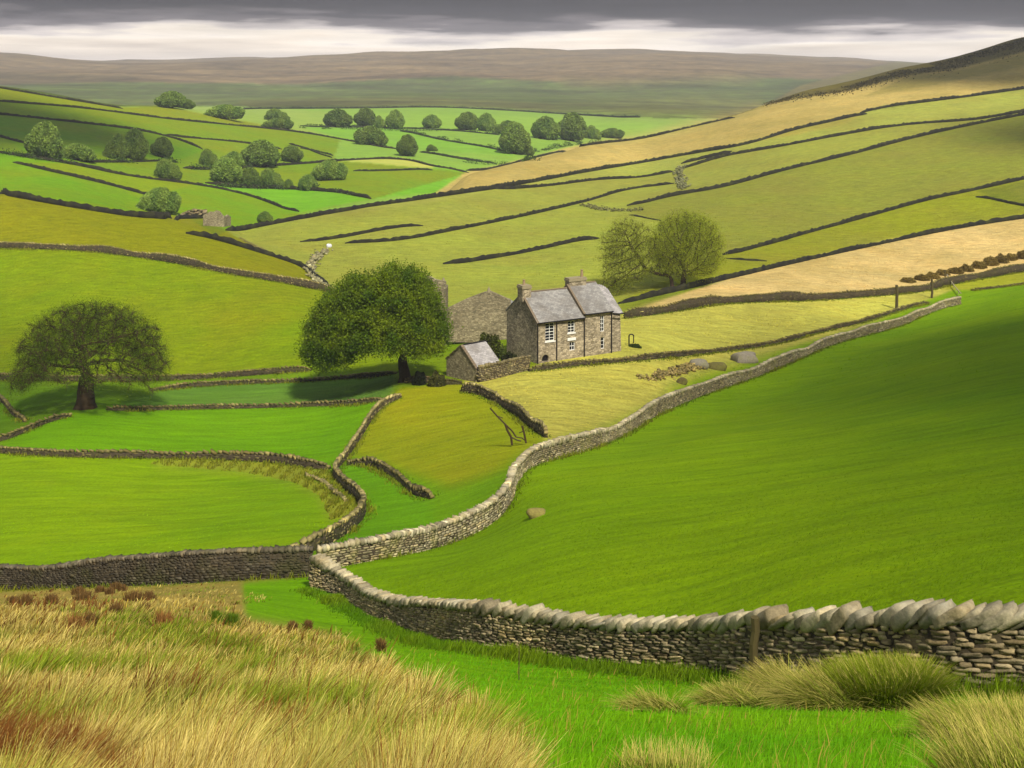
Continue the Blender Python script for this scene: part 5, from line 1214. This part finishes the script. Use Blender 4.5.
# ribbed rough bank round the lower left field: rows of coarse grass running down it
n = 26000; px = rng.uniform(150, 366, n); py = rng.uniform(456, 545, n); cc_ = kindm[py.astype(int), (px+200).astype(int)] == 5
X, Y = hit(px, py); rib = np.sin((px*.9+py*1.1)*.42+2*vnoise(px,py,14,4)); m = cc_ & (rib+rng.normal(0,.7,n) > 0); X, Y, px, py = X[m], Y[m], px[m], py[m]; n = len(X)
g = rng.random((n,1)); c = (lin((176,172,56))*(1-g)+lin((140,150,30))*g)*.6*np.exp(rng.normal(0,.2,(n,1)))
v, f, cc = blades(X, Y, rng.uniform(.2,.5,n), np.full(n, .09), np.clip(rng.normal(.5,.2,n),.05,.9), rng.normal(-.6,.5,n), c*.85, c, rng, segs=2)
o = mesh_np('bank_grass', v, f, GR, cc); prop(o, kind='stuff')
# sparse rough tufts in the fields (lower half of the left field, paddock, pale pastures)
n = 60000; px = np.r_[rng.uniform(0, 330, 9000), rng.uniform(350, 540, 7000), rng.uniform(480, 900, 12000), rng.uniform(0,1024,32000)]; py = np.r_[rng.uniform(508, 560, 9000), rng.uniform(385, 505, 7000), rng.uniform(300, 430, 12000), rng.uniform(200,380,32000)]
X, Y = hit(px, py); g = vnoise(X, Y, 3.0, 8)*.5+vnoise(X, Y*2, 1.2, 18)*.5; m = (g > .52) & (Y < 330); X, Y, px, py = X[m], Y[m], px[m], py[m]; n = len(X)
base = at_sheet(X, Y, gz(X, Y))*.6; c = base*np.exp(rng.normal(.0,.14,(n,1)))*np.array([1.05,1,.8])*1.12
v, f, cc = blades(X, Y, rng.uniform(.06,.15,n)*np.clip(Y/110,.8,1.6), np.full(n, 1.2)*Y/F, np.clip(rng.normal(.75,.15,n),.05,.95), rng.uniform(0,6,n), c*.9, c, rng, segs=2)
o = mesh_np('field_tufts', v, f, GR, cc); prop(o, kind='stuff')
# heather on the crest of the right hill
n = 8000; px = rng.uniform(762, 1060, n); top = np.interp(px, [762,800,850,900,960,1024,1060],[104,95,86,70,58,38,30]); py = top+np.abs(rng.normal(0, 1, n))*np.interp(px, [762,850,1024],[1,3,6.5])+.5
X, Y = hit(px, py); m = Y < 900; X, Y = X[m], Y[m]; n = len(X); g = vnoise(X, Y, 9, 3); k_ = g > .35; X, Y = X[k_], Y[k_]; n = len(X)
C = np.stack([X+rng.normal(0,.3,n), Y+rng.normal(0,.5,n), gz(X,Y)+rng.uniform(0,.8,n)], -1); LV, LF = leaf_quads(C, .34, rng, asp=.8); c = (lin((88,80,38)))*.6*np.exp(rng.normal(0,.35,(n,1)))
o = mesh_np('heather', LV, LF, GR, np.repeat(c,4,0)); prop(o, kind='stuff')

# short sward of the near half of the big meadow, in wind-laid drifts
n = 120000; px = rng.uniform(330, 1080, n); py = 420+rng.random(n)**.7*210; X, Y = hit(px, py); kk = kindm[py.astype(int), (px+200).astype(int)] == 4
xw = np.interp(py, [430,470,510,545,575,600,610], [620,530,500,430,350,400,520]); m = kk & (px > xw+14) & (Y > 21) & (Y < 95); X, Y = X[m], Y[m]; n = len(X)
g = vnoise(X*.35, Y, 1.6, 41)*.5+vnoise(X*.5, Y, 5, 42)*.5; m = g+rng.normal(0,.12,n) > .44; X, Y, g = X[m], Y[m], g[m][:,None]; n = len(X)
c = (lin((96,146,0))*(1-g)+lin((142,172,4))*g)*.58*np.exp(rng.normal(0,.16,(n,1)))
v, f, cc = blades(X, Y, rng.uniform(.05,.12,n), np.full(n, .9)*Y/F, np.clip(rng.normal(.7,.2,n),.2,.95), rng.normal(.1,.4,n), c*.9, c, rng, segs=2)
o = mesh_np('meadow_grass', v, f, GR, cc); prop(o, kind='stuff')

# scrub and hedge growth along some of the valley walls
VX, VF, VC, off = [], [], [], 0
for tr, hh, dens in ((W['L10'][:4], 2.0, 1), ([(205,183),(240,187),(290,188),(318,190)], 2.6, 1), (W['L12'][-3:], 1.8, .8), (W['V5'], 2.2, .7), (W['V6'], 1.8, .8), (W['V10'], 2.2, .6), ([(0,152),(30,157),(76,163)], 2.0, .7), ([(84,160),(130,161),(178,160)], 1.8, .7), ([(455,160),(496,165),(540,158)], 1.8, .6), ([(520,154),(560,146),(600,141)], 2.4, .7), ([(300,128),(340,128),(400,130),(440,130)], 1.6, .7)):
    pth = wall_path(tr, 1.0, step=1.0, sm=15); tot = np.hypot(*np.diff(pth,axis=0).T).sum(); n = int(tot*26*dens); s = rng.uniform(0, tot, n); X, Y, a, _ = frame(pth, s); hm_ = np.clip((vnoise(s, s*0, 7, off % 97)-.38)*2.6, 0, 1)*hh
    X = X+rng.normal(0, .7, n); Y = Y+rng.normal(0, .7, n); C = np.stack([X, Y, gz(X,Y)+rng.random(n)*hm_], -1)[hm_ > .25]
    if not len(C): continue
    LV, LF = leaf_quads(C, .26, rng, asp=.8); VX.append(LV); VF.append(LF+off); off += len(LV); VC.append(np.repeat(lin((84,112,42))*.6*np.exp(rng.normal(0,.28,(len(C),1))), 4, 0))
o = mesh_np('hedge_scrub', np.concatenate(VX), np.concatenate(VF), LEAF, np.concatenate(VC)); prop(o, kind='stuff')

# ------------------------------------------------------------------ broken cloud added out of view to shade parts of the dale
SUN_EL, SUN_AZ = math.radians(48), math.radians(158)
cm_, nt, b = nmat('added sun blocker'); b.inputs['Base Color'].default_value = (.5,.5,.53,1); b.inputs['Roughness'].default_value = 1
def shade_cloud(x, y, rx, ry, seed, zc=420.):
    r_ = np.random.default_rng(seed); z0 = -30.; t = (zc-z0)/math.tan(SUN_EL); cx, cy = x+math.sin(SUN_AZ)*t, y+math.cos(SUN_AZ)*t
    Vs, Fs, off = [], [], 0; P, Fc = rounded(7, .97, seed, .03)
    for k in range(11 if rx < 500 else 26):
        a = r_.uniform(0, 6.28); q = math.sqrt(r_.random())*.72; s = r_.uniform(.42, .7)
        v = P*2*np.array([rx*s, ry*s, 14+min(rx,ry,150)*.25*s])+np.array([cx+math.cos(a)*rx*q, cy+math.sin(a)*ry*q, zc+r_.uniform(0,14)]); Vs.append(v); Fs.append(Fc+off); off += len(P)
    o = mesh_np('shade_cloud', np.concatenate(Vs), np.concatenate(Fs), cm_, smooth=True); prop(o, kind='structure')
for a in SHADE_CLOUDS: shade_cloud(*a)

# ------------------------------------------------------------------ sky, sun, air
SUN_EL, SUN_AZ = math.radians(48), math.radians(158)      # azimuth clockwise from straight ahead: to the right
w = bpy.data.worlds.new('World'); sc.world = w; w.use_nodes = True
nt = w.node_tree; nt.nodes.clear()
out = node(nt, 'ShaderNodeOutputWorld')
sky = node(nt, 'ShaderNodeTexSky'); sky.sky_type = 'NISHITA'; sky.sun_disc = False
sky.sun_elevation = SUN_EL; sky.sun_rotation = SUN_AZ
b1 = node(nt, 'ShaderNodeBackground'); b1.inputs[1].default_value = .1; nt.links.new(sky.outputs[0], b1.inputs[0])
tc = node(nt, 'ShaderNodeTexCoord'); sep = node(nt, 'ShaderNodeSeparateXYZ'); nt.links.new(tc.outputs['Generated'], sep.inputs[0])
mp = node(nt, 'ShaderNodeMapping'); mp.inputs['Scale'].default_value = (3.2,3.2,30); nt.links.new(tc.outputs['Generated'], mp.inputs[0])
n1 = node(nt, 'ShaderNodeTexNoise'); n1.inputs['Scale'].default_value = 2.2; n1.inputs['Detail'].default_value = 5; nt.links.new(mp.outputs[0], n1.inputs[0])
mp2 = node(nt, 'ShaderNodeMapping'); mp2.inputs['Scale'].default_value = (2,2,34); nt.links.new(tc.outputs['Generated'], mp2.inputs[0])
n2 = node(nt, 'ShaderNodeTexNoise'); n2.inputs['Scale'].default_value = 3.; n2.inputs['Detail'].default_value = 7; nt.links.new(mp2.outputs[0], n2.inputs[0])
t = mathn(nt, 'ADD', sep.outputs['Z'], mathn(nt, 'MULTIPLY', mathn(nt, 'SUBTRACT', n1.outputs[0], .5), .05))
t = mathn(nt, 'SUBTRACT', t, mathn(nt, 'MULTIPLY', sep.outputs['X'], -.006))
t = mathn(nt, 'ADD', t, mathn(nt, 'MULTIPLY', mathn(nt, 'SUBTRACT', n2.outputs[0], .5), .03))
ramp = node(nt, 'ShaderNodeValToRGB'); cr = ramp.color_ramp; cr.interpolation = 'EASE'
SKYK = 1.4
stops = [(0.0,(232,214,196)),(.022,(246,230,210)),(.030,(246,234,218)),(.037,(200,190,186)),(.043,(110,104,106)),(.053,(58,56,60)),(.09,(42,42,47)),(.22,(96,96,100)),(.5,(172,172,174)),(1.0,(200,200,200))]
while len(cr.elements) < len(stops): cr.elements.new(.5)
for e, (p, c) in zip(cr.elements, stops):
    e.position = p; e.color = (*lin(c), 1)
nt.links.new(t, ramp.inputs[0])
cc = mixc(nt, 1.0, ramp.outputs[0], remap(nt, n2.outputs[0], .3, .7, .74, 1.26), 'MULTIPLY')
b2 = node(nt, 'ShaderNodeBackground'); b2.inputs[1].default_value = SKYK/EXPO; nt.links.new(cc, b2.inputs[0])
mx = node(nt, 'ShaderNodeMixShader')
nt.links.new(remap(nt, sep.outputs['Z'], .15, .75, 0, .55), mx.inputs[0]); nt.links.new(b2.outputs[0], mx.inputs[1]); nt.links.new(b1.outputs[0], mx.inputs[2])
nt.links.new(mx.outputs[0], out.inputs[0])
ld = bpy.data.lights.new('sun', 'SUN'); sun = bpy.data.objects.new('sun', ld); col.objects.link(sun)
ld.energy = 4.3; ld.angle = math.radians(4.0); ld.color = (1, .94, .84)
d = Vector((math.sin(SUN_AZ)*math.cos(SUN_EL), math.cos(SUN_AZ)*math.cos(SUN_EL), math.sin(SUN_EL)))
sun.rotation_euler = d.to_track_quat('Z', 'Y').to_euler(); sun.location = (200, 100, 300)

HAZE = .00016
bm_v = np.array([(x,y,z) for x in (-5200,5200) for y in (-120,6400) for z in (-140, 96)], float)
hq = [(0,1,3,2),(4,6,7,5),(0,4,5,1),(2,3,7,6),(0,2,6,4),(1,5,7,3)]
hm = bpy.data.materials.new('thin moist air'); hm.use_nodes = True; hn = hm.node_tree; hn.nodes.clear()
ho = node(hn, 'ShaderNodeOutputMaterial'); pv = node(hn, 'ShaderNodeVolumePrincipled')
pv.inputs['Density'].default_value = HAZE; pv.inputs['Color'].default_value = (.92,.94,1,1); pv.inputs['Anisotropy'].default_value = .2
hn.links.new(pv.outputs[0], ho.inputs['Volume'])
if HAZE_ON:
    o = mesh_np('haze', bm_v, np.array(hq), hm); prop(o, kind='stuff')

sc.render.engine = 'CYCLES'
sc.view_settings.view_transform = 'Standard'; sc.view_settings.look = 'None'
sc.view_settings.exposure = math.log2(EXPO); sc.view_settings.gamma = 1
sc.cycles.max_bounces = 5; sc.cycles.diffuse_bounces = 2; sc.cycles.glossy_bounces = 2; sc.cycles.transparent_max_bounces = 6
sc.cycles.volume_bounces = 0; sc.cycles.use_denoising = True
